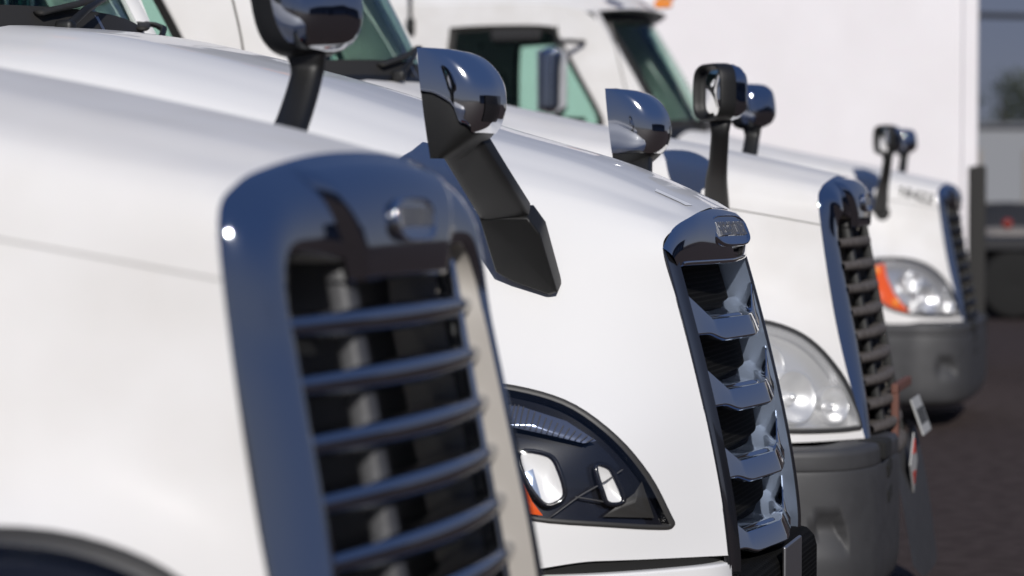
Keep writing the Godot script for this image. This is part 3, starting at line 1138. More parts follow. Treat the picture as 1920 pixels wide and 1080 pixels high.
	part("frame_rail", mb, M.matt_black, t)
	for sg in [1.0, -1.0]:
		mb = MB.new()
		mb.tube([V(-2.75, .72, .86 * sg), V(-4.2, .72, .86 * sg)], [Vector2(.3, .3), Vector2(.3, .3)], V(0, 1, 0), 24)
		part("fuel_tank", mb, M.steel, t)
	for wl in [[-1.25, 1.03, .30], [-1.25, -1.03, .30], [-5.3, .92, .55], [-5.3, -.92, .55]]:
		var wn := Node3D.new()
		var nm := 0
		for ch in t.get_children():
			if ch.name.begins_with("wheel"):
				nm += 1
		wn.name = "wheel" if nm == 0 else "wheel_%03d" % nm
		t.add_child(wn, true)
		mb = MB.new()
		var hw: float = wl[2] * .5
		var xf := Transform3D(Basis(Vector3.RIGHT, PI / 2), V(wl[0], .50, wl[1]))
		mb.lathe(xf, [Vector2(.29, -hw), Vector2(.42, -hw * 1.04), Vector2(.475, -hw * .95), Vector2(.50, -hw * .75), Vector2(.502, -hw * .3), Vector2(.495, -hw * .27), Vector2(.502, -hw * .24), Vector2(.503, hw * .24), Vector2(.495, hw * .27), Vector2(.502, hw * .3), Vector2(.50, hw * .75), Vector2(.475, hw * .95), Vector2(.42, hw * 1.04), Vector2(.29, hw)], 40)
		part("tyre", mb, M.black_rubber, wn)
		mb = MB.new()
		mb.lathe(xf, [Vector2(0, hw * .5), Vector2(.10, hw * .5), Vector2(.12, hw * .25), Vector2(.24, hw * .2), Vector2(.285, hw * .9), Vector2(.295, hw), Vector2(.295, -hw), Vector2(.285, -hw * .9), Vector2(.24, -hw * .2), Vector2(.12, -hw * .25), Vector2(.10, -hw * .5), Vector2(0, -hw * .5)], 32)
		part("rim", mb, M.steel, wn)
	# inner fender
	for sg in [1.0, -1.0]:
		mb = MB.new()
		var a1 := PackedVector3Array()
		var a2 := PackedVector3Array()
		for k in 13:
			var an := PI * k / 12.0
			a1.append(V(-1.25 + .62 * cos(an), .55 + .60 * sin(an), 1.10 * sg))
			a2.append(V(-1.25 + .62 * cos(an), .55 + .60 * sin(an), .6 * sg))
		mb.grid([a1, a2])
		part("wheel_well", mb, M.matt_black, t)
	if sticker:
		mb = MB.new()
		var p0: Vector3 = ws.call(.12, .86) + V(.009, 0, 0)
		var p1: Vector3 = ws.call(.12, .72) + V(.009, 0, 0)
		var p2: Vector3 = ws.call(.33, .72) + V(.009, 0, 0)
		var p3: Vector3 = ws.call(.33, .86) + V(.009, 0, 0)
		mb.quad(p0, p1, p2, p3)
		var st := part("windshield_sticker", mb, M.sticker, w)
		mb = MB.new()
		for k in 5:
			var f0 := .14 + .17 * k
			var g := func(a: float, b: float) -> Vector3: return p0.lerp(p1, a).lerp(p3.lerp(p2, a), b) + V(.002, 0, 0)
			mb.quad(g.call(.15, f0), g.call(.6 + .2 * (k % 2), f0), g.call(.6 + .2 * (k % 2), f0 + .09), g.call(.15, f0 + .09))
		part("print", mb, M.print_dark, st)

func shell(mb: MB, a: Array, b: Array) -> void:
	# closes two like sheets into one thin solid
	var st := mb.idx.size()
	var first := mb.v.size()
	mb.grid(a)
	var s2 := mb.idx.size()
	mb.grid(b)
	mb.flip(s2)
	var h := a.size() - 1
	var w: int = a[0].size() - 1
	var flipw := func(p: PackedVector3Array, q: PackedVector3Array) -> void: mb.grid([q, p])
	flipw.call(a[h], b[h])
	flipw.call(b[0], a[0])
	if a[0][0].distance_to(a[0][w]) > 1e-5:
		var l1 := PackedVector3Array()
		var l2 := PackedVector3Array()
		var r1 := PackedVector3Array()
		var r2 := PackedVector3Array()
		for i in h + 1:
			l1.append(a[i][0])
			l2.append(b[i][0])
			r1.append(a[i][w])
			r2.append(b[i][w])
		flipw.call(l1, l2)
		flipw.call(r2, r1)
	var k := (s2 - st) / 6 * 3 + st
	var p := mb.v[mb.idx[k]]
	var fn := (mb.v[mb.idx[k + 2]] - p).cross(mb.v[mb.idx[k + 1]] - p)
	if fn.dot(p - mb.v[mb.idx[k] - first + first + a.size() * a[0].size()]) < 0.0:
		mb.flip(st)

func truck_a(label: String, louver: Material, visor: Material, cloudy: bool, sticker: bool, q0 := -1.0) -> Node3D:
	var t := thing("semi_truck", label, "truck", "white semi trucks parked side by side")
	net = net_a()
	creases = [V(3.0, .007, .7), V(1.5, .006, .6)]
	part("hood", hood_mesh(out_a), M.white_paint, t)
	grille_a(t, louver, visor, 1.0 if q0 < -1.5 else 0.0)
	for sg in [1.0, -1.0]:
		headlight_a(t, sg, cloudy, M.lamp_housing if q0 < -1.5 else M.lamp_silver)
		part("hood_seam", side_strip(curve2([Vector2(-.205, 1.615), Vector2(-.45, 1.66), Vector2(-.8, 1.72), Vector2(-1.3, 1.80)], 8), .002 if q0 < -1.5 else .005, .0015, sg), M.seam, t)
	var b := part("bumper", bumper_mesh(.072, 1.14, [Vector2(-.16, .775), Vector2(-.03, .775), Vector2(-.004, .76), Vector2(0, .735), Vector2(-.001, .70), Vector2(-.007, .692), Vector2(-.001, .684), Vector2(.004, .60), Vector2(.006, .42), Vector2(.002, .28), Vector2(-.03, .20), Vector2(-.12, .17)], maxf(q0, -1.0)), M.grey_plastic, t)
	for z in ([.60, -.60] if q0 < 0.0 else [.60]):
		var mb := MB.new()
		mb.rbox(at(V(.015, .742, z)), V(.12, .075, .20), .015)
		part("bumper_recess", mb, M.matt_black, b)
	for z in ([.52, -.52] if q0 < 0.0 else [.52]):
		for y in [.66, .56]:
			var mb := MB.new()
			mb.rbox(Transform3D(Basis(Vector3.RIGHT, .25), V(.064, y, z)), V(.02, .05, .10), .006)
			part("bumper_slot", mb, M.matt_black, b)
	cab(t, M.white_paint, sticker)
	return t

func truck_b() -> Node3D:
	var t := thing("semi_truck", "white semi truck in focus with gloss black grille of four broad fins and round badge", "truck", "white semi trucks parked side by side")
	net = net_b()
	creases = [V(3.0, .010, .8), V(1.5, .008, .6)]
	part("hood", hood_mesh(out_b), M.white_paint_new, t)
	# header over the grille
	var o := [V(-.105,1.44,.56), V(-.149,1.591,.555), V(-.133,1.645,.49), V(-.115,1.675,.35), V(-.115,1.690,.2), V(-.122,1.698,0)]
	var i := [V(-.080,1.43,.50), V(-.122,1.545,.495), V(-.110,1.550,.44), V(-.094,1.550,.33), V(-.078,1.549,.18), V(-.064,1.548,0)]
	var oo := curve(full_path(o.slice(1)), 8)
	var ii := curve(full_path(i.slice(1)), 8)
	var rows := []
	for k in oo.size():
		var a: Vector3 = oo[k]
		var b: Vector3 = ii[k]
		var kk := V(b.x + .012 * clampf((.56 - absf(a.z)) / .2, 0, 1), lerpf(a.y, b.y, .23), lerpf(a.z, b.z, .3))
		var row := PackedVector3Array([a + V(-.012, -.004, 0)])
		for q in 13:
			row.append(bez(a + V(0, .003, 0), kk, b, q / 12.0))
		row.append(b + V(-.004, -.006, 0))
		row.append(b + V(-.014, -.008, 0))
		row.append(b + V(-.13, -.004, 0))
		rows.append(row)
	var mb := MB.new()
	mb.grid(rows)
	var hd := part("grille_header", mb, M.gloss_navy, t)
	badge(hd, V(-.069, 1.633, .045), Basis(Vector3.UP, PI / 2 - .16) * Basis(Vector3.RIGHT, -.40), Vector2(.29, .096))
	mb = MB.new()
	var lip := PackedVector3Array()
	var lip2 := PackedVector3Array()
	var lip3 := PackedVector3Array()
	for k in range(6, ii.size() - 6):
		lip.append(ii[k] + V(.001, .006, 0))
		lip2.append(ii[k] + V(.004, .001, 0))
		lip3.append(ii[k] + V(.000, -.005, 0))
	mb.grid([lip, lip2, lip3])
	part("header_edge", mb, M.bright_chrome, hd)
	# side frames of the grille
	var fo := [V(.034,.70,.56), V(.034,.77,.56), V(.015,.92,.56), V(-.02,1.1,.56), V(-.065,1.29,.56), V(-.105,1.44,.56), V(-.147,1.588,.555)]
	var fc := curve(fo, 6)
	for sg in [1.0, -1.0]:
		mb = MB.new()
		var fr := []
		for p in fc:
			var q: Vector3 = p
			fr.append(PackedVector3Array([mir(q + V(-.012, 0, -.001), sg), mir(q + V(-.001, 0, .001), sg), mir(q + V(.003, 0, -.003), sg), mir(q + V(.004, 0, -.012), sg), mir(q + V(.006, 0, -.030), sg), mir(q + V(.012, 0, -.062), sg), mir(q + V(.020, 0, -.070), sg), mir(q + V(.018, 0, -.076), sg), mir(q + V(.012, 0, -.079), sg)]))
		mb.grid(fr)
		part("grille_frame", mb, M.gloss_black, t)
		mb = MB.new()
		var wl := []
		for p in fc:
			var q: Vector3 = p
			wl.append(PackedVector3Array([mir(q + V(.013, 0, -.0785), sg), mir(q + V(-.07, 0, -.084), sg), mir(q + V(-.15, 0, -.088), sg)]))
		mb.grid(wl)
		part("grille_side_wall", mb, M.wall_satin, t)
	# mesh panel
	mb = MB.new()
	var ms := []
	for a in 11:
		var y := lerpf(.62, 1.56, a / 10.0)
		var row := PackedVector3Array()
		for k in 33:
			var z := lerpf(-.48, .48, k / 32.0)
			row.append(V(front_b(y) - .085 + .035 * (1.0 - pow(absf(z) / .48, 4)), y, z))
		ms.append(row)
	mb.grid(ms)
	part("grille_mesh", mb, M.grille_net, t)
	# fins
	for y0 in [1.330, 1.135, .937, .738]:
		mb = MB.new()
		var under := []
		var face := []
		var top := []
		for k in 61:
			var z := lerpf(-.484, .484, k / 60.0)
			var e := absf(z) / .484
			var f: float = front_b(y0 + .03) - .006 + .080 * (1.0 - pow(e, 1.25))
			var fl := .080 * clampf((e - .60) / .40, 0.0, 1.0)
			var yl: float = y0 + .022 * smoothstep(.50, .80, e)
			var back: float = minf(front_b(y0 + .05) - .075, f - .06)
			under.append(PackedVector3Array([V(back, yl + .004, z), V(f - .05, yl - .003, z), V(f - .008, yl - .001, z), V(f - .002, yl + .004, z)]))
			face.append(PackedVector3Array([V(f - .002, yl + .004, z), V(f, yl + .009, z), V(f - .011, y0 + .036 + fl * .5, z), V(f - .021, y0 + .058 + fl, z), V(f - .025, y0 + .0605 + fl, z)]))
			top.append(PackedVector3Array([V(f - .025, y0 + .0605 + fl, z), V(f - .033, y0 + .061 + fl * .93, z), V(f - .044, y0 + .065 + fl * .45, z), V(f - .054, y0 + .071 + fl * .15, z), V(lerpf(f, back, .75), y0 + .081, z), V(back, y0 + .094, z)]))
		mb.grid(under)
		mb.grid(face)
		mb.grid(top)
		part("grille_fin", mb, M.gloss_navy, t)
	for sg in [1.0, -1.0]:
		headlight_b(t, sg)
		var sm := curve2([Vector2(-.12, 1.675), Vector2(-.4, 1.745), Vector2(-.8, 1.835), Vector2(-1.3, 1.965)], 8)
	# painted glint: white strip standing for light on the crown near the nose
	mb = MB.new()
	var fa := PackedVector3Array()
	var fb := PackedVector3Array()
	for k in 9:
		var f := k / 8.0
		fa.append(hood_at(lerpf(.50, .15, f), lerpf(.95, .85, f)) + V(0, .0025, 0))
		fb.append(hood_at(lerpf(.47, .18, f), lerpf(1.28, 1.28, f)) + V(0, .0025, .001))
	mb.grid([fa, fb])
	part("hood_glint", mb, M.sticker, t)
	# bumper: white ends either side of a dark open middle
	var bn := Node3D.new()
	bn.name = "bumper"
	t.add_child(bn, true)
	var bprof := [Vector2(-.12, .752), Vector2(-.02, .752), Vector2(-.004, .745), Vector2(0, .730), Vector2(.006, .60), Vector2(.008, .42), Vector2(.002, .30), Vector2(-.03, .20), Vector2(-.12, .17)]
	part("bumper_end", bumper_mesh(.045, 1.10, bprof, .265, 1.0, false), M.white_paint_new, bn)
	part("bumper_end", bumper_mesh(.045, 1.10, bprof, -1.0, -.265, false), M.white_paint_new, bn)
	mb = MB.new()
	mb.rbox(at(V(.02, .50, 0)), V(.16, .44, 1.16), .06, 3)
	part("bumper_mesh_panel", mb, M.grille_net, bn)
	mb = MB.new()
	mb.rbox(at(V(.112, .615, 0)), V(.012, .25, .27), .006, 2)
	part("plate_bracket", mb, M.steel, bn)
	for sg in [1.0, -1.0]:
		var gap := MB.new()
		var ga := PackedVector3Array()
		var gb := PackedVector3Array()
		for k in 25:
			var q: float = lerpf(.27, 1.0, k / 24.0) * sg
			var p := bumper_path(q, .028, 1.06)
			ga.append(p + V(-.012, .72, -.012 * sg))
			gb.append(p + V(-.012, .80, -.012 * sg))
		gap.grid([ga, gb])
		part("bumper_gap", gap, M.matt_black, bn)
	hood_mirror_b(t, V(-.645, 2.0, 1.06), 1.0)
	hood_mirror_b(t, V(-.685, 1.978, -1.09), -1.0)
	cab(t, M.white_paint_new, false)
	return t

func front_b(y: float) -> float:
	var h := y - .70
	return .029 - .0376 * h - .1744 * h * h

func headlight_b(t: Node3D, sg: float) -> void:
	var h := Node3D.new()
	h.name = "headlight" if sg > 0 else "headlight_001"
	t.add_child(h, true)
	part("housing", side_wall(out_b, .003, -.06, sg), M.lamp_housing, h)
	part("housing_back", side_sheet(out_b, -.045, -.055, sg), M.lamp_housing, h)
	part("bezel", side_strip(out_b, .013, .003, sg, true, .005), M.bezel, h)
	# ribbed daylight strip along the top
	var dr := PackedVector2Array([Vector2(-.59, 1.205), Vector2(-.46, 1.195), Vector2(-.34, 1.155), Vector2(-.26, 1.10), Vector2(-.29, 1.095), Vector2(-.36, 1.115), Vector2(-.46, 1.14), Vector2(-.60, 1.155)])
	part("daylight_strip", side_sheet(dr, -.02, -.014, sg, 2), M.strip_blue, h)
	for k in 26:
		var f := k / 25.0
		var a := Vector2(-.585, 1.204).lerp(Vector2(-.46, 1.194), f * 2) if f < .5 else Vector2(-.46, 1.194).lerp(Vector2(-.27, 1.105), f * 2 - 1)
		var b := Vector2(-.595, 1.158).lerp(Vector2(-.46, 1.142), f * 2) if f < .5 else Vector2(-.46, 1.142).lerp(Vector2(-.285, 1.095), f * 2 - 1)
		part("strip_rib", side_strip(PackedVector2Array([a, b]), .0035, -.013, sg, false, .003), M.bar_grey, h)
	# two projector windows: rounded leaning openings, bright inside
	for q in [[PackedVector2Array([Vector2(-.455, 1.09), Vector2(-.37, 1.08), Vector2(-.335, 1.03), Vector2(-.315, .955), Vector2(-.345, .925), Vector2(-.38, .93), Vector2(-.43, 1.0)])], [PackedVector2Array([Vector2(-.262, 1.045), Vector2(-.225, 1.04), Vector2(-.205, 1.01), Vector2(-.180, .945), Vector2(-.186, .922), Vector2(-.222, .925), Vector2(-.238, .96)])]]:
		var oc := curve2(Array(q[0]), 4, true)
		var oc2 := PackedVector2Array()
		var cc := Vector2.ZERO
		for p in oc:
			cc += p / oc.size()
		for p in oc:
			oc2.append(cc + (p - cc) * .84)
		oc = oc2
		part("projector_reflector", side_sheet(oc, -.026, -.044, sg, 4), M.reflector_white, h)
		if cc.x < -.3:
			var pl := PackedVector2Array([cc + Vector2(-.062, .015), cc + Vector2(-.030, .030), cc + Vector2(-.004, -.052), cc + Vector2(-.022, -.050)])
			part("projector_lens", side_sheet(pl, -.030, -.026, sg, 2), M.strip_pale, h)
		part("projector_rim", side_strip(oc, .012, -.026, sg, true, .012), M.lamp_housing, h)
	# thin bright trim across the housing
	part("trim_line", side_strip(curve2([Vector2(-.19, 1.02), Vector2(-.23, .99), Vector2(-.29, .955), Vector2(-.36, .90)], 4), .0035, -.03, sg, false, .006), M.bar_light, h)
	part("trim_line", side_strip(curve2([Vector2(-.30, .955), Vector2(-.22, .935), Vector2(-.16, .91)], 4), .004, -.03, sg, false, .006), M.bar_grey, h)
	part("inner_shelf", side_sheet(PackedVector2Array([Vector2(-.115, .885), Vector2(-.23, .898), Vector2(-.16, .955), Vector2(-.145, .985)]), -.03, -.02, sg, 2), M.bezel, h)
	part("turn_lamp", side_sheet(PackedVector2Array([Vector2(-.475, 1.04), Vector2(-.435, 1.01), Vector2(-.405, .945), Vector2(-.378, .908), Vector2(-.42, .915), Vector2(-.49, .99)]), -.016, -.010, sg, 2), M.amber, h)
	part("lens", side_sheet(out_b, .004, .022, sg, 10), M.lens, h)

# ------------------------------------------------------------------ everything
func _ready() -> void:
	var cam := Camera3D.new()
	cam.name = "camera"
	cam.position = V(0, 1.75, 0)
	cam.rotation = V(-atan(183.0 / 4900.0), 0, 0)
	cam.fov = rad_to_deg(2.0 * atan(540.0 / 4900.0))
	cam.near = .1
	cam.far = 600.0
	var ca := CameraAttributesPhysical.new()
	ca.frustum_focal_length = 108.89
	ca.frustum_focus_distance = 7.55
	ca.frustum_near = .1
	ca.frustum_far = 600.0
	ca.exposure_aperture = 2.95
	cam.attributes = ca
	add_child(cam)
	cam.current = true

	var sun := DirectionalLight3D.new()
	sun.name = "sun"
	var el := deg_to_rad(27.0)
	var az := deg_to_rad(9.0)
	sun.look_at_from_position(V(sin(az) * cos(el), sin(el), cos(az) * cos(el)) * 50.0, Vector3.ZERO)
	sun.light_color = Color(1.0, 0.985, 0.965)
	sun.light_energy = 1.2
	sun.light_angular_distance = 0.5
	sun.shadow_enabled = true
	add_child(sun)

	var we := WorldEnvironment.new()
	we.name = "world"
	var env := Environment.new()
	env.background_mode = Environment.BG_SKY
	var sm := ProceduralSkyMaterial.new()
	sm.sky_top_color = Color(.055, .10, .235).linear_to_srgb()
	sm.sky_horizon_color = Color(.165, .18, .22).linear_to_srgb()
	sm.sky_curve = .12
	sm.ground_bottom_color = Color(.045, .04, .038).linear_to_srgb()
	sm.ground_horizon_color = Color(.12, .12, .125).linear_to_srgb()
	sm.sun_angle_max = 2.0
	var sky := Sky.new()
	sky.sky_material = sm
	env.sky = sky
	env.tonemap_mode = Environment.TONE_MAPPER_LINEAR
	env.tonemap_exposure = 1.0
	env.sdfgi_enabled = true
	env.ssao_enabled = true
	env.ssil_enabled = true
	we.environment = env
	add_child(we)

	materials()
	grille_net_material()
	out_a = curve2([Vector2(-.735, 1.18), Vector2(-.65, 1.236), Vector2(-.45, 1.240), Vector2(-.31, 1.205), Vector2(-.21, 1.14), Vector2(-.125, 1.035), Vector2(-.07, .93), Vector2(-.035, .835), Vector2(-.06, .822), Vector2(-.15, .822), Vector2(-.30, .832), Vector2(-.42, .855), Vector2(-.54, .90), Vector2(-.65, 1.0), Vector2(-.71, 1.10)], 4, true)
	out_b = curve2([Vector2(-.62, 1.20), Vector2(-.58, 1.238), Vector2(-.45, 1.222), Vector2(-.33, 1.180), Vector2(-.225, 1.10), Vector2(-.150, 1.00), Vector2(-.100, .89), Vector2(-.093, .864), Vector2(-.12, .862), Vector2(-.24, .880), Vector2(-.395, .900), Vector2(-.44, .925), Vector2(-.50, 1.0), Vector2(-.58, 1.10)], 4, true)

	# ground
	var mb := MB.new()
	mb.quad(V(-400, 0, -500), V(400, 0, -500), V(400, 0, 100), V(-400, 0, 100))
	structure("ground", mb, M.asphalt)

	var near := truck_a("blurred white semi truck nearest the camera with dark chrome grille of many blue louvers", M.louver_blue, M.dark_chrome, false, false, -1.999)
	near.position = V(-.0767, 0, -4.4214)
	near.rotation.y = deg_to_rad(-17.3)
	hood_mirror_a(near, V(-.80, 2.12, 1.12), V(-.62, 1.64, .66), PI * .5 - 2.6, .20, .215)
	hood_mirror_a(near, V(-.765, 2.182, -1.10), V(-.72, 1.66, -.66), -PI / 2 - .45, .235, .30, .22)

	var second := truck_b()
	second.position = V(.701, 0, -7.538)
	second.rotation.y = deg_to_rad(-15.8)

	var third := truck_a("white semi truck with dusty brown louvers, license plate and red and white diamond placard", M.dusty_plastic, M.dark_chrome, true, true, .10)
	third.position = V(1.5556, 0, -10.7736)
	third.rotation.y = deg_to_rad(-15.0)
	hood_mirror_a(third, V(-.545, 2.118, 1.12), V(-.60, 1.60, .655), -PI / 2 + .75, .20, .215)
	hood_mirror_a(third, V(-.80, 2.128, -1.10), V(-.77, 1.66, -.66), -PI / 2 - .55, .20, .20, .15)
	front_gear(third)

	var fourth := truck_a("white semi truck farthest along the row, numbered on its hood, with orange lit headlight corner", M.black_plastic, M.dark_chrome, false, false)
	fourth.position = V(3.519, 0, -19.9765)
	fourth.rotation.y = deg_to_rad(-14.5)
	hood_mirror_a(fourth, V(-.565, 2.118, 1.12), V(-.63, 1.585, .655), -PI / 2 + .75, .20, .215)
	hood_mirror_a(fourth, V(-.68, 2.14, -1.10), V(-.66, 1.66, -.66), -PI / 2 - .55, .20, .20, .15)
	number_on_hood(fourth)

	box_trailer()
	background()

func grille_net_material() -> void:
	var im := Image.create(128, 128, false, Image.FORMAT_RGB8)
	for y in 128:
		for x in 128:
			var gy := y / 16
			var lx := fposmod(x + (8 if gy % 2 else 0), 16.0) - 8.0
			var ly := fposmod(y, 16.0) - 8.0
			var d := sqrt(lx * lx + ly * ly)
			var c := 1.0 if d > 6.0 else .1
			im.set_pixel(x, y, Color(c, c, c))
	var tx := ImageTexture.create_from_image(im)
	var m := mat("grille_net", Color(.012, .012, .012), .8)
	m.metallic_specular = 0.2
	surface(m, tx, 9.0, null, tx, .3)

func front_gear(t: Node3D) -> void:
	# bare steel frame, plate and placard beyond the near bumper corner, and the loose far half of the bumper
	var mb := MB.new()
	mb.rbox(at(V(.03, .83, .02)), V(.03, .24, .05), .006)
	mb.rbox(at(V(.03, .935, -.2)), V(.03, .04, .50), .006)
	part("plate_frame", mb, M.rust_steel, t)
	mb = MB.new()
	var rows := []
	for i in 9:
		var f := i / 8.0
		var y := lerpf(.72, .13, f)
		var row := PackedVector3Array()
		for k in 13:
			var z := lerpf(.18, -1.02, k / 12.0)
			row.append(V(.072 + .068 * f - .10 * pow(absf(z + .3) / .75, 4) - .03 * pow(1.0 - f, 3), y + .10 * f * f * pow(absf(z + .42) / .6, 3), z))
		rows.append(row)
	mb.grid(rows)
	part("loose_bumper", mb, M.grey_plastic, t)
	mb = MB.new()
	mb.rbox(Transform3D(Basis(Vector3.BACK, .35), V(.088, .79, -.42)), V(.008, .16, .31), .003)
	var pl := part("license_plate", mb, M.plate_white, t)
	mb = MB.new()
	for k in 6:
		mb.rbox(Transform3D(Basis(Vector3.BACK, .35), V(.0935, .79, -.31 - .042 * k)), V(.003, .07, .026 if k % 3 else .012), .001, 1)
	part("plate_characters", mb, M.print_dark, pl)
	mb = MB.new()
	var dx := Transform3D(Basis(Vector3.UP, PI / 2), V(.095, .62, -.08))
	mb.slab(dx, PackedVector2Array([Vector2(0, .125), Vector2(.125, 0), Vector2(0, -.125), Vector2(-.125, 0)]), .006)
	var dp := part("diamond_placard", mb, M.plate_white, t, "white diamond placard with red panels")
	mb = MB.new()
	dx.origin.x += .005
	mb.slab(dx, PackedVector2Array([Vector2(0, .10), Vector2(.055, .04), Vector2(-.055, .04)]), .003)
	part("placard_panel", mb, M.placard_red, dp)
	mb = MB.new()
	mb.slab(dx, PackedVector2Array([Vector2(.05, -.035), Vector2(0, -.09), Vector2(-.05, -.035)]), .003)
	part("placard_panel", mb, M.placard_red, dp)

func number_on_hood(t: Node3D) -> void:
	net = net_a()
	var tm := TextMesh.new()
	var f := SystemFont.new()
	f.font_names = PackedStringArray(["Droid Sans"])
	f.font_weight = 700
	tm.font = f
	tm.text = "18422"
	tm.font_size = 48
	tm.pixel_size = .0021
	tm.depth = .002
	var o := MeshInstance3D.new()
	o.name = "hood_number"
	o.mesh = tm
	o.material_override = M.print_dark
	var q := side_ts(-.375, 1.715)
	var nn := side_normal(q.x, q.y)
	var x := V(1, -.19, 0)
	x = (x - nn * x.dot(nn)).normalized()
	o.transform = Transform3D(Basis(x, nn.cross(x), nn), hood_at(q.x, q.y) + nn * .006)
	t.add_child(o, true)

func box_trailer() -> void:
	var t := thing("box_trailer", "tall plain white box trailer behind the farthest truck, black lift gate at its end", "trailer")
	t.position = V(4.32, 0, -24.0)
	t.rotation.y = deg_to_rad(-10.2)
	var mb := MB.new()
	mb.rbox(at(V(-7.05, 2.55, -1.28)), V(14.0, 3.3, 2.5), .03)
	part("box_body", mb, M.box_white, t)
	for y in [.93, 4.17]:
		mb = MB.new()
		mb.rbox(at(V(-7.1, y, -.025)), V(14.0, .10, .03), .006)
		part("side_rail", mb, M.box_white, t)
	mb = MB.new()
	mb.rbox(at(V(-.13, 2.55, -.03)), V(.12, 3.3, .05), .008)
	part("corner_post", mb, M.box_white, t)
	mb = MB.new()
	mb.rbox(at(V(-.055, 1.25, -1.28)), V(.17, 1.46, 2.56), .02)
	part("lift_gate", mb, M.black_rubber, t)
	mb = MB.new()
	mb.rbox(at(V(-7.0, .75, -1.28)), V(13.0, .2, 1.1), .02)
	part("underframe", mb, M.matt_black, t)
	for u in [-1.5, -2.8]:
		for z in [-.45, -2.1]:
			mb = MB.new()
			mb.lathe(Transform3D(Basis(Vector3.RIGHT, PI / 2), V(u, .5, z)), [Vector2(0, -.27), Vector2(.42, -.28), Vector2(.5, -.2), Vector2(.5, .2), Vector2(.42, .28), Vector2(0, .27)], 28)
			part("wheel", mb, M.black_rubber, t)

func pt(px: float, py: float, z: float) -> Vector3:
	return V((px - 960.0) / 4900.0 * z, 1.75 + (357.0 - py) / 4900.0 * z, -z)

func background() -> void:
	var rng := RandomNumberGenerator.new()
	rng.seed = SEED
	# warehouse across the yard
	var w := thing("warehouse", "low grey warehouse across the yard behind the parked vehicles", "building")
	w.position = V(19.5, 0, -92)
	var mb := MB.new()
	mb.rbox(at(V(0, 2.0, -6)), V(60, 4.0, 12), .05)
	part("wall", mb, M.far_wall, w)
	mb = MB.new()
	mb.rbox(at(V(0, 4.05, -6)), V(60.4, .18, 12.4), .04)
	part("roof", mb, M.far_roof, w)
	for k in 7:
		mb = MB.new()
		mb.rbox(at(V(-9 + 4.5 * k, 1.6, .03)), V(3.0, 3.2, .08), .02)
		part("door", mb, M.far_beige, w)
	# trees behind it
	for k in 7:
		tree(V(11.5 + 3.1 * k + rng.randf_range(-.6, .6), 0, -112 - rng.randf_range(0, 6)), rng.randf_range(6.0, 7.2), rng, ["tree with the bare left side beside the white trailer end", "tree over the warehouse roof, first from the trailer", "tree over the warehouse, second from the trailer", "tree over the warehouse, third from the trailer", "tree over the warehouse, fourth from the trailer", "tree over the warehouse, fifth from the trailer", "tree over the warehouse, sixth from the trailer"][k])
	# flatbed trailer across the lane
	var fb := thing("flatbed_trailer", "dark flatbed trailer with black wheels parked across the yard", "trailer")
	fb.position = V(6.25, 0, -36.5)
	mb = MB.new()
	mb.rbox(at(V(4.6, 1.02, 0)), V(9.6, .16, 2.4), .02)
	part("deck", mb, M.deck_dark, fb)
	mb = MB.new()
	mb.rbox(at(V(4.6, .74, .4)), V(9.0, .38, .12), .02)
	part("frame_beam", mb, M.deck_dark, fb)
	mb = MB.new()
	mb.rbox(at(V(4.6, .74, -.4)), V(9.0, .38, .12), .02)
	part("frame_beam", mb, M.deck_dark, fb)
	for u in [.55, 1.75]:
		for z in [.95, -.95]:
			mb = MB.new()
			mb.lathe(Transform3D(Basis(Vector3.RIGHT, PI / 2), V(u, .47, z)), [Vector2(0, -.2), Vector2(.4, -.25), Vector2(.47, -.18), Vector2(.47, .18), Vector2(.4, .25), Vector2(0, .2)], 24)
			part("wheel", mb, M.matt_black, fb)
	mb = MB.new()
	mb.lathe(Transform3D(Basis(Vector3.RIGHT, PI / 2), V(.43, 1.30, 1.25)), [Vector2(0, .05), Vector2(.06, .04), Vector2(.075, 0), Vector2(.07, -.05)], 16)
	part("tail_lamp", mb, M.red_lens, fb)
	# parked cars in front of the warehouse
	for k in 4:
		car(V(10.9 + 2.6 * k, 0, -58 - .6 * k), ["beige", "white", "silver", "beige"][k], ["beige hatchback parked beyond the flatbed, closest to the trailer end", "white car parked between the beige hatchback and the silver car", "silver car parked beyond the flatbed", "second beige car, at the right end of the cars beyond the flatbed"][k])
	# long building over the lot, which the chrome reflects
	var ow := thing("warehouse", "long dark building over the lot, seen only as a reflection in the chrome", "building")
	ow.position = V(46, 0, -10)
	ow.rotation.y = deg_to_rad(-14)
	mb = MB.new()
	mb.rbox(at(V(5, 3.5, 0)), V(10, 7, 90), .1)
	part("wall", mb, M.far_roof, ow)
	for k in 12:
		mb = MB.new()
		mb.rbox(at(V(-.05, 2.0, -38 + 7 * k)), V(.2, 4.0, 4.0), .03)
		part("door", mb, M.far_wall, ow)
	mb = MB.new()
	mb.rbox(at(V(5, 7.1, 0)), V(10.6, .3, 90.6), .05)
	part("roof", mb, M.far_beige, ow)
	# overhead cable on poles
	for k in 2:
		mb = MB.new()
		var px: float = [4.0, 30.0][k]
		mb.tube([V(px, 0, -64), V(px, 4, -64), V(px, 7.4, -64)], [Vector2(.16, .16), Vector2(.14, .14), Vector2(.11, .11)], V(1, 0, 0), 10)
		single("utility_pole", mb, M.bark, ["wooden pole hidden behind the trailer that carries the cable", "wooden pole at the far right that carries the cable"][k], "pole")
	mb = MB.new()
	var cp := []
	var cr2 := []
	for k in 21:
		cp.append(V(4.0 + 1.3 * k, 5.95 + .004 * pow(k - 10, 2), -64))
		cr2.append(Vector2(.07, .07))
	mb.tube(cp, cr2, V(0, 1, 0), 8)
	single("overhead_cable", mb, M.deck_dark, "thick dark overhead cable crossing the grey sky", "cable")

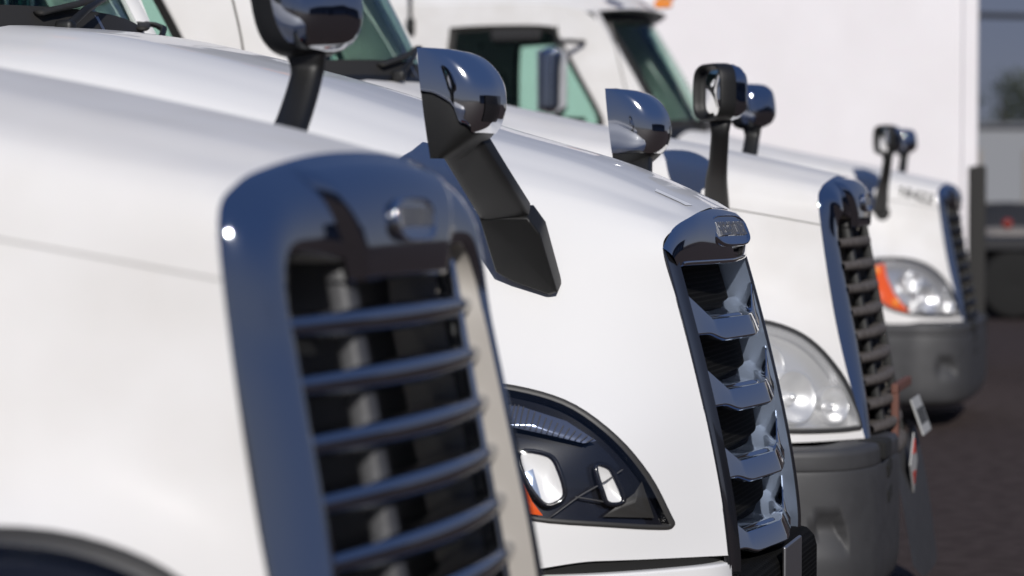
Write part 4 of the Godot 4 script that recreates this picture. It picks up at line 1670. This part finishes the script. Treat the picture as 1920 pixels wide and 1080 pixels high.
func tree(p: Vector3, h: float, rng: RandomNumberGenerator, label: String) -> void:
	var t := thing("tree", label, "tree", "trees behind the warehouse")
	t.position = p
	var mb := MB.new()
	mb.tube([V(0, 0, 0), V(.05, h * .3, 0), V(-.05, h * .6, .05), V(0, h * .85, 0)], [Vector2(.22, .22), Vector2(.17, .17), Vector2(.1, .1), Vector2(.03, .03)], V(1, 0, 0), 8)
	for k in 6:
		var an := TAU * k / 6.0 + rng.randf() * .6
		var y := h * rng.randf_range(.35, .6)
		mb.tube([V(0, y, 0), V(cos(an) * .7, y + .6, sin(an) * .7), V(cos(an) * 1.3, y + 1.3, sin(an) * 1.3)], [Vector2(.08, .08), Vector2(.05, .05), Vector2(.02, .02)], V(0, 1, 0), 6)
	part("trunk", mb, M.bark, t)
	for tone in 2:
		mb = MB.new()
		for c in 16:
			var an := rng.randf() * TAU
			var rr := sqrt(rng.randf()) * 1.7
			var c0 := V(cos(an) * rr, h * rng.randf_range(.42, .95), sin(an) * rr)
			c0.x *= 1.15 - .5 * absf(c0.y / h - .6)
			for l in 110:
				var d := V(rng.randfn(), rng.randfn(), rng.randfn()) * .33
				var a := c0 + d
				var e1 := V(rng.randfn(), rng.randfn(), rng.randfn()).normalized() * .13
				var e2 := V(rng.randfn(), rng.randfn(), rng.randfn()).normalized() * .08
				mb.tri(a - e1, a + e2, a + e1)
		part("crown", mb, M.leaf_dark if tone == 0 else M.leaf_light, t)

func car(p: Vector3, tint: String, label: String) -> void:
	var t := thing("parked_car", label, "car", "cars parked before the warehouse")
	t.position = p
	var paint: Material = M.box_white if tint == "white" else M.far_beige if tint == "beige" else M.steel
	var mb := MB.new()
	var secs := [[-2.05, .55, .75, .72], [-2.0, .45, .85, .80], [-1.2, .38, .95, .86], [0.0, .35, .98, .88], [1.2, .38, .95, .86], [2.0, .42, .88, .80], [2.08, .5, .75, .72]]
	var rows := []
	for s in secs:
		var row := PackedVector3Array()
		for k in 17:
			var an := TAU * k / 16.0
			row.append(V(s[3] * signf(cos(an)) * pow(absf(cos(an)), .5), lerpf(s[1], s[2], .5 + .5 * signf(sin(an)) * pow(absf(sin(an)), .5)), s[0]))
		rows.append(row)
	mb.grid(rows)
	part("body", mb, paint, t)
	mb = MB.new()
	rows = []
	for s in [[-1.7, .9, .6], [-1.1, 1.42, .62], [.3, 1.46, .63], [1.1, .92, .66]]:
		rows.append(PackedVector3Array([V(-.78, .9, s[0]), V(-s[2], s[1], s[0]), V(0, s[1] + .03, s[0]), V(s[2], s[1], s[0]), V(.78, .9, s[0])]))
	mb.grid(rows)
	part("cabin_glass", mb, M.interior, t)
	mb = MB.new()
	mb.rbox(at(V(0, 1.46, -.4)), V(1.2, .05, 1.4), .02)
	part("roof", mb, paint, t)
	for x in [-.75, .75]:
		for z in [-1.3, 1.3]:
			mb = MB.new()
			mb.lathe(Transform3D(Basis(Vector3.FORWARD, PI / 2), V(x, .32, z)), [Vector2(0, -.1), Vector2(.28, -.1), Vector2(.32, -.06), Vector2(.32, .06), Vector2(.28, .1), Vector2(0, .1)], 18)
			part("wheel", mb, M.black_rubber, t)
